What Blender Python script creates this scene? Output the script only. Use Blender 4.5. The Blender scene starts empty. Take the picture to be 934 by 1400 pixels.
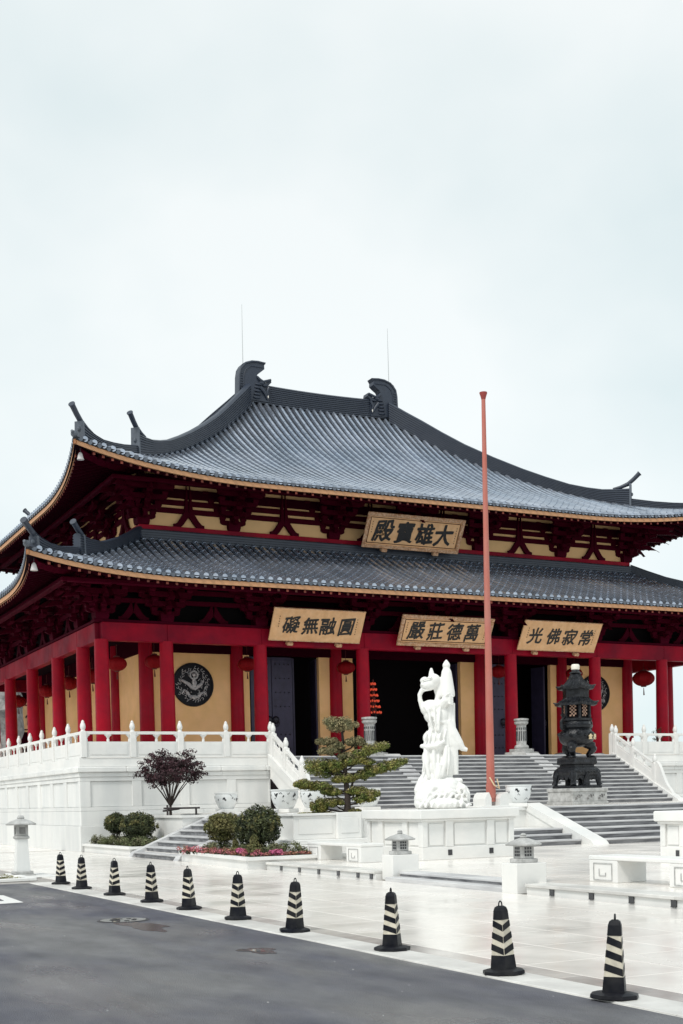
import bpy, math, random
import numpy as np
from mathutils import Vector, Matrix
random.seed(7); rng = np.random.RandomState(11)
PI = math.pi
scene = bpy.context.scene
col = scene.collection
# ------------------------------------------------------------------ camera
th, pitch, roll = 0.4654, -0.0336, -0.0230
F = Vector((math.sin(th)*math.cos(pitch), math.cos(th)*math.cos(pitch), math.sin(pitch)))
R0 = Vector((math.cos(th), -math.sin(th), 0)); U0 = R0.cross(F)
R = R0*math.cos(roll) + U0*math.sin(roll); U = R.cross(F)
cd = bpy.data.cameras.new('camera'); cam = bpy.data.objects.new('camera', cd); col.objects.link(cam)
M3 = Matrix((R, U, -F)).transposed()
cam.matrix_world = Matrix.Translation((0, 0, 1.6)) @ M3.to_4x4()
cd.sensor_fit = 'VERTICAL'; cd.sensor_height = 36; cd.sensor_width = 24
cd.lens = 45.0; cd.shift_y = 0.3236; cd.clip_start = 0.1; cd.clip_end = 4000
scene.camera = cam
# ------------------------------------------------------------------ world, sun
SUN_EL, SUN_AZ = math.radians(52), math.radians(-118)      # from the left and slightly in front of the hall
w = bpy.data.worlds.new('World'); scene.world = w; w.use_nodes = True
nt = w.node_tree; N = nt.nodes; L = nt.links
bg = N['Background']; bg.inputs['Strength'].default_value = 0.1
sky = N.new('ShaderNodeTexSky'); sky.sky_type = 'NISHITA'; sky.sun_disc = False
sky.sun_elevation = SUN_EL; sky.sun_rotation = SUN_AZ
tc = N.new('ShaderNodeTexCoord'); mp = N.new('ShaderNodeMapping'); mp.inputs['Scale'].default_value = (1.5, 1.5, 2.2)
no = N.new('ShaderNodeTexNoise'); no.inputs['Scale'].default_value = 1.3; no.inputs['Detail'].default_value = 5; no.inputs['Roughness'].default_value = .5
cr = N.new('ShaderNodeValToRGB')
cr.color_ramp.elements[0].position = .40; cr.color_ramp.elements[0].color = (7.05, 8.0, 8.15, 1)
cr.color_ramp.elements[1].position = .60; cr.color_ramp.elements[1].color = (8.75, 9.2, 9.2, 1)
mx = N.new('ShaderNodeMixRGB'); mx.inputs[0].default_value = .93
L.new(tc.outputs['Generated'], mp.inputs['Vector']); L.new(mp.outputs[0], no.inputs['Vector'])
L.new(no.outputs['Fac'], cr.inputs[0]); L.new(sky.outputs[0], mx.inputs[1]); 
sx_ = N.new('ShaderNodeSeparateXYZ'); L.new(tc.outputs['Generated'], sx_.inputs[0])
hr_ = N.new('ShaderNodeMapRange'); hr_.interpolation_type = 'SMOOTHSTEP'; hr_.inputs['From Min'].default_value = 0.0; hr_.inputs['From Max'].default_value = .55
hr_.inputs['To Min'].default_value = 1.08; hr_.inputs['To Max'].default_value = 1.0; L.new(sx_.outputs['Z'], hr_.inputs['Value'])
vm_ = N.new('ShaderNodeVectorMath'); vm_.operation = 'SCALE'; L.new(cr.outputs[0], vm_.inputs[0]); L.new(hr_.outputs[0], vm_.inputs['Scale']); L.new(vm_.outputs[0], mx.inputs[2]); L.new(mx.outputs[0], bg.inputs['Color'])
sl = bpy.data.lights.new('sun', 'SUN'); sl.energy = 2.0; sl.angle = math.radians(14); sl.color = (1, .97, .92)
so = bpy.data.objects.new('sun', sl); col.objects.link(so)
so.rotation_euler = (PI/2 - SUN_EL, 0, PI - SUN_AZ + 0)
sd = Vector((math.sin(SUN_AZ)*math.cos(SUN_EL), math.cos(SUN_AZ)*math.cos(SUN_EL), math.sin(SUN_EL)))
so.rotation_euler = sd.to_track_quat('Z', 'Y').to_euler()
vs = scene.view_settings; vs.view_transform = 'Standard'; vs.look = 'None'; vs.exposure = 0.12; vs.gamma = 1
scene.render.film_transparent = False
# ------------------------------------------------------------------ materials
def mat(name, c, rough=.6, var=.0, vscale=3.0, bump=0.0, bscale=40, metal=0, c2=None, mixs=2.0, spec=.5, coat=0, rvar=0, island=0, stretch=None, emit=None, world=False, objrand=0):
    m = bpy.data.materials.new(name); m.use_nodes = True
    t = m.node_tree; n = t.nodes; l = t.links; b = n['Principled BSDF']
    b.inputs['Roughness'].default_value = rough; b.inputs['Metallic'].default_value = metal
    b.inputs['Specular IOR Level'].default_value = spec; b.inputs['Coat Weight'].default_value = coat; b.inputs['Coat Roughness'].default_value = .15
    co = n.new('ShaderNodeTexCoord')
    src = co.outputs['Object']
    if world:
        g = n.new('ShaderNodeNewGeometry'); src = g.outputs['Position']
    if stretch:
        mm = n.new('ShaderNodeMapping'); mm.inputs['Scale'].default_value = stretch; l.new(src, mm.inputs[0]); src = mm.outputs[0]
    out = None
    rgb = n.new('ShaderNodeRGB'); rgb.outputs[0].default_value = (*c, 1); out = rgb.outputs[0]
    if c2:
        nz = n.new('ShaderNodeTexNoise'); nz.inputs['Scale'].default_value = mixs; nz.inputs['Detail'].default_value = 6; nz.inputs['Roughness'].default_value = .6
        l.new(src, nz.inputs['Vector'])
        rp = n.new('ShaderNodeValToRGB'); rp.color_ramp.elements[0].position = .4; rp.color_ramp.elements[1].position = .62
        l.new(nz.outputs['Fac'], rp.inputs[0])
        mr = n.new('ShaderNodeMixRGB'); l.new(rp.outputs[0], mr.inputs[0]); l.new(out, mr.inputs[1]); mr.inputs[2].default_value = (*c2, 1); out = mr.outputs[0]
    if var or island or objrand:
        hs = n.new('ShaderNodeHueSaturation'); l.new(out, hs.inputs['Color'])
        val = n.new('ShaderNodeMath'); val.operation = 'ADD'; val.inputs[0].default_value = 1; val.inputs[1].default_value = 0
        last = val.outputs[0]
        def addterm(sock, amt):
            nonlocal last
            mr_ = n.new('ShaderNodeMapRange'); mr_.inputs['From Min'].default_value = 0; mr_.inputs['From Max'].default_value = 1
            mr_.inputs['To Min'].default_value = -amt; mr_.inputs['To Max'].default_value = amt; l.new(sock, mr_.inputs['Value'])
            ad = n.new('ShaderNodeMath'); ad.operation = 'ADD'; l.new(last, ad.inputs[0]); l.new(mr_.outputs[0], ad.inputs[1]); last = ad.outputs[0]
        if var:
            nv = n.new('ShaderNodeTexNoise'); nv.inputs['Scale'].default_value = vscale; nv.inputs['Detail'].default_value = 8; nv.inputs['Roughness'].default_value = .65
            l.new(src, nv.inputs['Vector']); addterm(nv.outputs['Fac'], var*2)
        if island:
            g2 = n.new('ShaderNodeNewGeometry'); addterm(g2.outputs['Random Per Island'], island)
        if objrand:
            oi = n.new('ShaderNodeObjectInfo'); addterm(oi.outputs['Random'], objrand)
        l.new(last, hs.inputs['Value']); out = hs.outputs[0]
    l.new(out, b.inputs['Base Color'])
    if rvar:
        nr = n.new('ShaderNodeTexNoise'); nr.inputs['Scale'].default_value = .7; nr.inputs['Detail'].default_value = 5; l.new(src, nr.inputs['Vector'])
        mq = n.new('ShaderNodeMapRange'); mq.inputs['From Min'].default_value = .35; mq.inputs['From Max'].default_value = .65
        mq.inputs['To Min'].default_value = max(.03, rough-rvar); mq.inputs['To Max'].default_value = min(1, rough+rvar)
        l.new(nr.outputs['Fac'], mq.inputs['Value']); l.new(mq.outputs[0], b.inputs['Roughness'])
    if bump:
        nb = n.new('ShaderNodeTexNoise'); nb.inputs['Scale'].default_value = bscale; nb.inputs['Detail'].default_value = 4; l.new(src, nb.inputs['Vector'])
        bp = n.new('ShaderNodeBump'); bp.inputs['Strength'].default_value = bump; bp.inputs['Distance'].default_value = .02
        l.new(nb.outputs['Fac'], bp.inputs['Height']); l.new(bp.outputs[0], b.inputs['Normal'])
    if emit:
        b.inputs['Emission Color'].default_value = (*emit[0], 1); b.inputs['Emission Strength'].default_value = emit[1]
    return m
MT = dict(
 marble=mat('white_marble', (.80, .79, .765), .45, var=.05, vscale=1.2, bump=.05, bscale=30, c2=(.72, .725, .71), mixs=.9, objrand=.03),
 marble_side=mat('weathered_white_stone', (.79, .79, .77), .5, var=.06, vscale=.8, c2=(.66, .67, .66), mixs=.8, stretch=(1.6, 1.6, .25), objrand=.04),
 carved=mat('carved_white_marble', (.80, .795, .77), .5, bump=.25, bscale=14, var=.02),
 pave=mat('cream_paving_stone', (.82, .79, .745), .20, var=.05, vscale=2.6, c2=(.74, .705, .665), mixs=.6, rvar=.09, world=True, objrand=.05, bump=.02, bscale=9),
 grout=mat('paving_grout', (.34, .32, .30), .8),
 kerb=mat('kerb_stone', (.70, .69, .66), .4, var=.12, vscale=2, c2=(.52, .51, .49), mixs=.8, world=True, objrand=.04),
 wet=mat('wet_grey_strip', (.36, .335, .32), .2, var=.12, vscale=1.5, c2=(.66, .63, .6), mixs=.45, world=True, objrand=.05),
 granite=mat('grey_granite', (.60, .60, .60), .5, var=.16, vscale=2.2, c2=(.42, .42, .43), mixs=1.2, stretch=(.6, .6, 6), world=True, bump=.1),
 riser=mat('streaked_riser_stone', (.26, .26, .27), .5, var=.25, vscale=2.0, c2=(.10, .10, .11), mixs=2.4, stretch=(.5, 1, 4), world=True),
 grey=mat('weathered_lantern_stone', (.50, .50, .49), .75, var=.2, vscale=6, c2=(.34, .34, .33), mixs=5, bump=.4, bscale=60),
 asphalt=mat('damp_asphalt', (.145, .145, .150), .5, var=.34, vscale=1.9, c2=(.066, .068, .092), mixs=.5, rvar=.28, bump=.9, bscale=95, world=True, stretch=(1.2, .45, 1)),
 grit=mat('pale_grit', (.5, .5, .5), .7, island=.3),
 paint=mat('white_road_paint', (.75, .75, .73), .5, var=.1, vscale=8),
 iron=mat('dark_cast_iron', (.05, .05, .055), .5, var=.3, vscale=9, metal=.3),
 puddle=mat('puddle_water', (.06, .06, .065), .04, spec=.6),
 damp=mat('damp_patch', (.055, .056, .064), .25, var=.2, vscale=4),
 red=mat('crimson_lacquer', (.36, .004, .018), .42, var=.14, vscale=2.4, spec=.12, c2=(.29, .005, .020), mixs=1.1, rvar=.12, bump=.05, bscale=20),
 redbeam=mat('crimson_beam_paint', (.28, .003, .018), .5, var=.14, vscale=2.2, spec=.1, c2=(.17, .004, .018), mixs=.8, rvar=.12),
 maroon=mat('dark_maroon_timber', (.026, .001, .006), .8, var=.18, vscale=2, spec=.02),  # rafters take the eaves shade from this deepened maroon
 bracket=mat('shaded_bracket_timber', (.046, .001, .008), .65, var=.3, vscale=2, spec=.03),  # red timber darkened in colour for the shade under the eaves
 soffit=mat('shaded_soffit_boards', (.008, .001, .004), .85, var=.2, vscale=3, spec=.05),  # near black colour carries the shade on the eave undersides
 black=mat('unlit_gap_black', (.009, .007, .008), .9, spec=.05),  # black painted in for the darkness of gaps and unlit interiors
 ochre=mat('ochre_plaster', (.93, .55, .26), .8, var=.08, vscale=1.3, c2=(.86, .51, .21), mixs=.8, bump=.05),
 ochre2=mat('ochre_infill_plaster', (.76, .48, .23), .85, var=.08, vscale=1.2),
 fascia=mat('tan_eaves_board', (.52, .27, .135), .6, var=.15, vscale=3),
 tile=mat('blue_grey_roof_tile', (.35, .40, .48), .20, var=.16, vscale=2.6, c2=(.46, .50, .58), mixs=.5, world=True, objrand=.10, metal=.80, spec=.8, rvar=.07),
 bed=mat('shaded_valley_tile', (.006, .009, .016), .7, var=.2, vscale=3, world=True),  # valley tiles painted near black for the shade between tile rows
 ridge=mat('slate_ridge_tile', (.034, .045, .068), .45, var=.3, vscale=2, c2=(.02, .028, .047), mixs=2, world=True),
 cap=mat('tile_end_disc', (.085, .10, .125), .5, var=.35, vscale=2.5, world=True),
 door=mat('dark_violet_door', (.038, .032, .065), .4, var=.3, vscale=3, spec=.3),
 stud=mat('dull_door_stud', (.012, .01, .018), .3, metal=.5),
 disc=mat('black_relief_disc', (.006, .006, .010), .5, spec=.2),
 silver=mat('silver_grey_relief', (.62, .58, .57), .45, var=.3, vscale=7, c2=(.22, .22, .24), mixs=7),
 gold=mat('weathered_gilt_board', (.69, .39, .185), .5, var=.12, vscale=3, c2=(.76, .46, .24), mixs=3.5),
 giltdark=mat('carved_gilt_frame', (.42, .20, .09), .45, var=.35, vscale=9, c2=(.60, .40, .26), mixs=11, bump=.8, bscale=30),
 ink=mat('black_ink', (.008, .008, .009), .5),
 silk=mat('red_silk_lantern', (.21, .004, .007), .6, var=.1, spec=.1),
 tassel=mat('dark_tassel', (.1, .015, .012), .8),
 pole=mat('faded_red_pole_paint', (.46, .125, .092), .6, var=.15, vscale=1.5, c2=(.40, .15, .12), mixs=1.5, stretch=(1, 1, .4)),
 polehead=mat('dark_red_pole_cap', (.28, .04, .035), .6),
 bronze=mat('blackened_bronze', (.006, .007, .009), .28, var=.5, vscale=8, c2=(.020, .022, .027), mixs=9, bump=1.0, bscale=16, spec=.3),  # lighter blotches in the colour stand in for highlights on the relief
 goldtxt=mat('gold_letters', (.75, .6, .38), .4),
 white=mat('white_cap', (.78, .74, .66), .4),
 porcelain=mat('white_porcelain', (.74, .76, .76), .25, coat=.3),
 glaze=mat('black_glaze', (.012, .014, .018), .3),
 rubber=mat('black_rubber', (.006, .007, .012), .45, var=.4, vscale=6, spec=.12, c2=(.022, .022, .024), mixs=5, world=True),
 cream=mat('cream_reflective_band', (.68, .62, .50), .5, var=.12, vscale=14, c2=(.50, .46, .38), mixs=9, world=True, objrand=.1),
 raftip=mat('painted_rafter_tips', (.22, .05, .03), .6, island=.6),
 soil=mat('dark_soil', (.05, .035, .025), .95, var=.3, vscale=9),
 shrub=mat('olive_shrub_leaf', (.10, .105, .030), .7, island=.6, c2=(.16, .14, .05), mixs=2.5),
 shrubd=mat('deep_green_shrub_leaf', (.026, .038, .013), .7, island=.7, c2=(.06, .07, .022), mixs=2.5),
 herb=mat('ground_herb_leaf', (.10, .13, .045), .7, island=.5, c2=(.17, .16, .09), mixs=3),
 pine=mat('olive_pine_needle', (.11, .155, .032), .75, island=.7, c2=(.25, .22, .055), mixs=3.5),
 pinetop=mat('pale_pine_needle', (.30, .25, .13), .75, island=.45, c2=(.13, .13, .06), mixs=6),
 bark=mat('dark_bark', (.045, .033, .028), .9, var=.3, vscale=12, bump=.5),
 maple=mat('purple_maple_leaf', (.048, .014, .020), .7, island=.7, c2=(.026, .010, .013), mixs=4),
 pink=mat('pink_petal', (.50, .13, .19), .75, island=.7, c2=(.22, .12, .05), mixs=2.2),
 rosy=mat('magenta_petal', (.52, .12, .24), .6, island=.4),
 wood=mat('weathered_brace_wood', (.06, .05, .05), .8, var=.2),
 grass=mat('pale_grass', (.18, .17, .07), .8, island=.4),
 roofgrey=mat('far_grey_roof', (.16, .18, .20), .7, var=.15),
 rock=mat('pale_grey_rock', (.30, .29, .28), .9, var=.35, vscale=3, c2=(.14, .14, .14), mixs=2),
 hill=mat('ground_far', (.55, .54, .50), .9, var=.1, vscale=.05, world=True),
 metal=mat('thin_rod_metal', (.55, .56, .56), .4, metal=.6),
 bellm=mat('pale_bell', (.5, .48, .48), .5),
 lotus=mat('red_lotus_lamp', (.7, .06, .03), .4, emit=((1, .12, .04), .25)),
 lattice=mat('brown_lattice_panel', (.40, .25, .18), .6),
 glass=mat('smoked_lamp_glass', (.04, .04, .045), .15),
)
# ------------------------------------------------------------------ mesh builder
class MB:
    def __init__(s): s.v = []; s.f = []
    def add(s, v, f):
        o = len(s.v); s.v.extend([tuple(p) for p in v]); s.f.extend([tuple(i+o for i in q) for q in f]); return s
    def box(s, x0, x1, y0, y1, z0, z1, taper=0):
        t = taper
        v = [(x0, y0, z0), (x1, y0, z0), (x1, y1, z0), (x0, y1, z0), (x0+t, y0+t, z1), (x1-t, y0+t, z1), (x1-t, y1-t, z1), (x0+t, y1-t, z1)]
        return s.add(v, [(3, 2, 1, 0), (4, 5, 6, 7), (0, 1, 5, 4), (1, 2, 6, 5), (2, 3, 7, 6), (3, 0, 4, 7)])
    def bbox(s, x0, x1, y0, y1, z0, z1, b=.015):
        # box whose edges are chamfered
        rings = [(b, z0), (0, z0+b), (0, z1-b), (b, z1)]
        v = []
        for i, z in rings:
            xa, xb, ya, yb = x0+i, x1-i, y0+i, y1-i; c = b
            v += [(xa+c, ya, z), (xb-c, ya, z), (xb, ya+c, z), (xb, yb-c, z), (xb-c, yb, z), (xa+c, yb, z), (xa, yb-c, z), (xa, ya+c, z)]
        f = [tuple(range(7, -1, -1)), tuple(range(24, 32))]
        for r in range(3):
            for k in range(8): f.append((r*8+k, r*8+(k+1) % 8, r*8+8+(k+1) % 8, r*8+8+k))
        return s.add(v, f)
    def lathe(s, prof, n=16, c=(0, 0, 0), phase=0, sx=1, sy=1, cap=True):
        v = []; f = []
        for r, z in prof:
            for k in range(n):
                a = 2*PI*k/n+phase; v.append((c[0]+r*math.cos(a)*sx, c[1]+r*math.sin(a)*sy, c[2]+z))
        for j in range(len(prof)-1):
            for k in range(n): f.append((j*n+k, j*n+(k+1) % n, (j+1)*n+(k+1) % n, (j+1)*n+k))
        if cap: f.append(tuple(range(n-1, -1, -1))); f.append(tuple((len(prof)-1)*n+k for k in range(n)))
        return s.add(v, f)
    def tube(s, pts, rad, n=8, cap=True):
        pts = [Vector(p) for p in pts]; m = len(pts)
        if not hasattr(rad, '__len__'): rad = [rad]*m
        v = []; f = []; up = Vector((0, 0, 1))
        for i, p in enumerate(pts):
            d = (pts[min(i+1, m-1)]-pts[max(i-1, 0)]).normalized()
            a = d.cross(up) if abs(d.dot(up)) < .98 else d.cross(Vector((1, 0, 0)))
            if i > 0 and a.dot(pa) < 0: a = -a
            a.normalize(); pa = a; b = d.cross(a)
            for k in range(n):
                t = 2*PI*k/n; q = p+(a*math.cos(t)+b*math.sin(t))*rad[i]; v.append(q)
        for j in range(m-1):
            for k in range(n): f.append((j*n+k, j*n+(k+1) % n, (j+1)*n+(k+1) % n, (j+1)*n+k))
        if cap: f.append(tuple(range(n-1, -1, -1))); f.append(tuple((m-1)*n+k for k in range(n)))
        return s.add(v, f)
    def prism(s, poly, axis, a, b):
        # poly: (p, q) pairs; axis 'y': p=x q=z; 'x': p=y q=z; 'z': p=x q=y
        n = len(poly); v = []
        for t in (a, b):
            for p, q in poly: v.append({'y': (p, t, q), 'x': (t, p, q), 'z': (p, q, t)}[axis])
        f = [tuple(range(n)), tuple(range(2*n-1, n-1, -1))] + [(k, k+n, (k+1) % n+n, (k+1) % n) for k in range(n)]
        return s.add(v, f)
    def ball(s, c, r, nu=12, nv=8):
        if not hasattr(r, '__len__'): r = (r, r, r)
        v = [(c[0], c[1], c[2]-r[2])]; f = []
        for j in range(1, nv):
            p = PI*j/nv
            for k in range(nu):
                a = 2*PI*k/nu; v.append((c[0]+r[0]*math.sin(p)*math.cos(a), c[1]+r[1]*math.sin(p)*math.sin(a), c[2]-r[2]*math.cos(p)))
        v.append((c[0], c[1], c[2]+r[2])); top = len(v)-1
        for k in range(nu):
            f.append((0, 1+(k+1) % nu, 1+k)); f.append((top, top-nu+k, top-nu+(k+1) % nu))
        for j in range(nv-2):
            for k in range(nu): f.append((1+j*nu+k, 1+j*nu+(k+1) % nu, 1+(j+1)*nu+(k+1) % nu, 1+(j+1)*nu+k))
        return s.add(v, f)
    def mesh(s, name, m, off=(0, 0, 0), smooth=False):
        me = bpy.data.meshes.new(name)
        v = [(p[0]-off[0], p[1]-off[1], p[2]-off[2]) for p in s.v]
        me.from_pydata(v, [], s.f); me.materials.append(m)
        if smooth:
            me.polygons.foreach_set('use_smooth', [True]*len(me.polygons))
            try: me.set_sharp_from_angle(angle=math.radians(38))
            except Exception: pass
        me.update(); return me
    def build(s, name, m, parent=None, smooth=False, fix=False):
        off = wloc(parent)
        me = s.mesh(name, m, off, smooth)
        if fix:
            import bmesh
            b = bmesh.new(); b.from_mesh(me); bmesh.ops.recalc_face_normals(b, faces=b.faces); b.to_mesh(me); b.free()
        return link(name, me, parent)
def wloc(o):
    p = Vector((0, 0, 0))
    while o is not None: p += o.location; o = o.parent
    return p
def link(name, me, parent=None, loc=(0, 0, 0), rot=(0, 0, 0)):
    o = bpy.data.objects.new(name, me); col.objects.link(o); o.parent = parent
    o.location = loc; o.rotation_euler = rot; return o
def thing(name, label, cat, loc=(0, 0, 0), rz=0, group=None):
    o = bpy.data.objects.new(name, None); col.objects.link(o); o.location = loc; o.rotation_euler = (0, 0, rz)
    o.empty_display_size = .2; tag(o, label, cat, group); return o
def tag(o, label=None, cat=None, group=None, kind=None):
    if label: o['label'] = label
    if cat: o['category'] = cat
    if group: o['group'] = group
    if kind: o['kind'] = kind
    return o
def struct(o): o['kind'] = 'structure'; return o
def stuff(o): o['kind'] = 'stuff'; return o
def dup(root, loc, rz=0, label=None, group=None):
    def cp(o, par):
        c = o.copy(); col.objects.link(c); c.parent = par
        for ch in list(kids.get(o.name, [])): cp(ch, c)
        return c
    kids = {}
    for o in col.objects:
        if o.parent: kids.setdefault(o.parent.name, []).append(o)
    r = cp(root, None); r.location = loc; r.rotation_euler = (0, 0, rz)
    if label: r['label'] = label
    if group: r['group'] = group
    return r

# ================================================================== GROUND
G, T, PF = .17, 1.27, 3.30        # inner plaza, terrace, platform floor heights
struct(MB().box(-600, 900, -300, 1500, -.6, -.012).build('ground', MT['hill']))
struct(MB().box(-26, 6.2, -12, 27.15, -.3, 0).build('road', MT['asphalt']))
pl = MB().box(6.2, 60, -12, 120, -.3, -.008); pl.box(-26, 6.2, 27.15, 120, -.3, -.008)
struct(pl.build('plaza_bed', MT['grout']))
pave = struct(MB().box(12.3, 60, -12, 43.9, -.008, G-.012).build('inner_plaza_bed', MT['grout']))
# kerb stones along the road, the wet strip behind them
kerb = struct(MB().box(6.2, 6.22, -12, 27.1, -.1, -.002).build('kerb', MT['kerb']))
k = MB().bbox(-.20, .20, -.498, .498, -.02, .012, .006).mesh('kerb_stone', MT['kerb'])
for i in range(34): link('kerb_stone', k, kerb, (6.42, -6.4+i*1.0, 0))
k = MB().bbox(-.148, .148, -.498, .498, -.02, .008, .004).mesh('edging_slab', MT['wet'])
for i in range(34): link('edging_slab', k, kerb, (6.772, -6.4+i*1.0, 0))
pav = struct(MB().box(6.925, 11.4, -12, 44, -.02, -.004).build('plaza', MT['grout']))
sw = (11.93-6.925)/5
k = MB().bbox(-sw/2+.004, sw/2-.004, -.596, .596, -.02, .008, .004).mesh('paving_slab', MT['pave'])
cnt = 0
for j in range(36):
    for i in range(5):
        link('paving_slab', k, pav, (6.925+sw*(i+.5), 3.4+j*1.2, 0)); cnt += 1
far = MB()
for j in range(40):
    for i in range(32):
        x = 6.1-i*1.0; y = 27.8+j*1.2
        if y > 46.2 or x < 6.1: far.bbox(x-.498, x+.498, y-.598, y+.598, -.02, .006, .003)
for j in range(30):
    for i in range(6):
        x = 6.925+sw*(i+.5)
        if i < 5: far.bbox(x-sw/2+.002, x+sw/2-.002, 46.0+j*1.2+.602, 46.0+j*1.2+1.798, -.02, .006, .003)
for i in range(5):
    for j in range(8): far.bbox(6.925+sw*i+.002, 6.925+sw*(i+1)-.002, -8.0+j*1.2+1.2, -8.0+j*1.2+2.396, -.02, .006, .003)
stuff(far.build('paving_slabs', MT['pave'], pav))
inn = MB()
for j in range(30):
    for i in range(26):
        x = 12.34+i*1.2; y = 3+j*1.2
        inn.bbox(x+.003, x+1.195, y+.003, y+1.195, G-.03, G, .003)
stuff(inn.build('inner_paving_slabs', MT['pave'], pave))
# damp marks, puddles, manhole, road marking
def blob_poly(cx, cy, rx, ry, n=26, j=.22, ph=0):
    a = []
    for k in range(n):
        t = 2*PI*k/n; r = 1+j*math.sin(3*t+ph)+j*.6*math.sin(5*t+2*ph)+j*.4*math.sin(9*t+ph*3); a.append((cx+rx*r*math.cos(t), cy+ry*r*math.sin(t)))
    return a
road_marks = [(5.35, 12.7, .17, .30, 0.3), (5.2, 16.2, .22, .75, 1.2)]
for x, y, rx, ry, ph in road_marks:
    tag(MB().prism(blob_poly(x, y, rx, ry, ph=ph), 'z', .0, .004).build('damp_patch', MT['damp']), kind='structure')
tag(MB().prism(blob_poly(5.33, 12.68, .075, .13, j=.12), 'z', .0, .007).build('puddle', MT['puddle']), kind='structure')
mh = thing('manhole_cover', 'round iron manhole cover with a wet rim set in the asphalt road', 'manhole cover', (5.24, 17.25, 0))
MB().lathe([(.36, -.02), (.36, .006), (.33, .008), (.33, .004), (.0, .004)], 28, (5.24, 17.25, 0), cap=False).build('rim', MT['iron'], mh)
pd = MB().lathe([(.32, .0), (.32, .010)], 28, (5.24, 17.25, 0)); pd.build('lid', MT['puddle'], mh)
ld = MB()
for a in range(8):
    t = a*PI/4; ld.box(5.24+.16*math.cos(t)-.03, 5.24+.16*math.cos(t)+.03, 17.25+.16*math.sin(t)-.03, 17.25+.16*math.sin(t)+.03, .010, .014)
ld.build('tread_pattern', MT['iron'], mh)
rm = MB(); o_ = [(3.9, 24.6), (4.95, 23.7), (4.86, 21.65), (4.42, 21.6)]; i_ = [(3.9, 24.0), (4.74, 23.2), (4.66, 22.25), (4.3, 22.2)]
v = [(x, y, .005) for x, y in o_+i_]; rm.add(v, [(0, 1, 5, 4), (1, 2, 6, 5), (2, 3, 7, 6)])
tag(rm.build('road_marking', MT['paint']), kind='structure')
gr = MB()
for _ in range(70):
    x = rng.uniform(-4, 6.1); y = rng.uniform(5, 24); r = rng.uniform(.004, .011)*(1+ (rng.rand() < .06)*1.2); z = .001
    gr.add([(x-r, y-r, z), (x+r, y-r*.7, z), (x+r*.6, y+r, z), (x-r*.2, y, z+r)], [(0, 1, 3), (1, 2, 3), (2, 0, 3)])
stuff(tag(gr.build('grit', MT['grit']), 'pale grit scattered on the damp asphalt road', 'grit'))
# raised inner edge (kerb wall with small recessed lights)
curb = thing('raised_kerb', 'low white stone kerb with small dark square lights along the inner plaza', 'kerb', (12, 20, 0))
segs = [(-6, 17.25), (22.45, 27.9)]
for a, b in segs:
    MB().box(12.02, 12.32, a, b, -.02, G-.052).build('kerb_face', MT['marble'], curb)
    n = int((b-a)/1.8)+1
    for i in range(n):
        y0 = a+(b-a)*i/n; y1 = a+(b-a)*(i+1)/n
        MB().bbox(11.98, 12.5, y0+.003, y1-.003, G-.05, G+.004, .008).build('coping_slab', MT['kerb'], curb)
lk = MB().box(-.012, .02, -.055, .055, -.045, .045).box(-.018, -.012, -.062, .062, -.052, -.045).box(-.018, -.012, -.062, .062, .045, .052).mesh('kerb_light', MT['glass'])
for y in (27.05, 26.05, 25.05, 24.1, 23.2, 22.62, 16.55, 15.55, 14.62, 13.72, 12.7, 11.7): link('kerb_light', lk, curb, (.012, y-20, .068))
# two low steps between the lantern blocks
st = thing('plaza_steps', 'two shallow grey steps between the stone blocks topped by little lanterns', 'steps', (12, 19.8, 0))
MB().bbox(11.93, 12.4, 17.83, 21.9, -.02, .085, .008).build('step', MT['granite'], st); MB().box(12.262, 12.29, 17.85, 21.88, .086, .13).build('riser', MT['riser'], st)
MB().bbox(12.24, 12.7, 17.83, 21.9, .13, G+.004, .008).build('step', MT['granite'], st)

# ================================================================== TEMPLE HALL
CX, CY = 27.95, 57.0
A, B_, C_, D_ = 2.507, 3.837, 4.512, 7.21
XS = list(np.cumsum([13.4945, A, B_, C_, D_, C_, B_, A])); YS = list(np.cumsum([46.2, A, B_, C_, C_, B_, A]))
CY = (YS[0]+YS[-1])/2
hall = thing('temple_hall', 'large temple hall with two tiers of blue grey tiled roofs, crimson columns and ochre walls', 'temple', (CX, CY, PF))
GR = dict(U=dict(hx=15.55, hy=CY-45.1, um=11.95, d=.8, R=1.0, L=8.0, Ur=6.0,
                 fit=np.polyfit([.8, 3.5, 5.2, 6.4, 7.7, 9.2, 10.4, 11.95], [14.03, 15.15, 15.88, 16.48, 17.32, 18.4, 19.35, 20.75], 3), u_in=3.75),
          Lw=dict(hx=17.9, hy=CY-42.75, um=5.9, d=.65, R=.70, L=6.5, Ur=5.0,
                  fit=np.polyfit([.7, 1.27, 2.87, 4.05, 5.3, 5.9], [9.76, 9.98, 10.58, 11.1, 11.78, 12.15], 2), u_in=5.9))
GR['U']['um'] = 11.8
def e_(g, s): return max(0., 1-s/g['L'])**2
def u0(g, s): return g['d']*(1-e_(g, s))
def hz(g, s, u): return float(np.polyval(g['fit'], u)) + g['R']*e_(g, s)*max(0., 1-u/g['Ur'])
FACES = {'front': (0, lambda g, a, u: (CX-g['hx']+a, CY-g['hy']+u), 'hx'), 'left': (1, lambda g, a, u: (CX-g['hx']+u, CY+g['hy']-a), 'hy'),
         'back': (2, lambda g, a, u: (CX+g['hx']-a, CY+g['hy']-u), 'hx'), 'right': (3, lambda g, a, u: (CX+g['hx']-u, CY-g['hy']+a), 'hy')}
ROTZ = {'front': 0, 'left': -PI/2, 'back': PI, 'right': PI/2}
row_cache = {}
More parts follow.
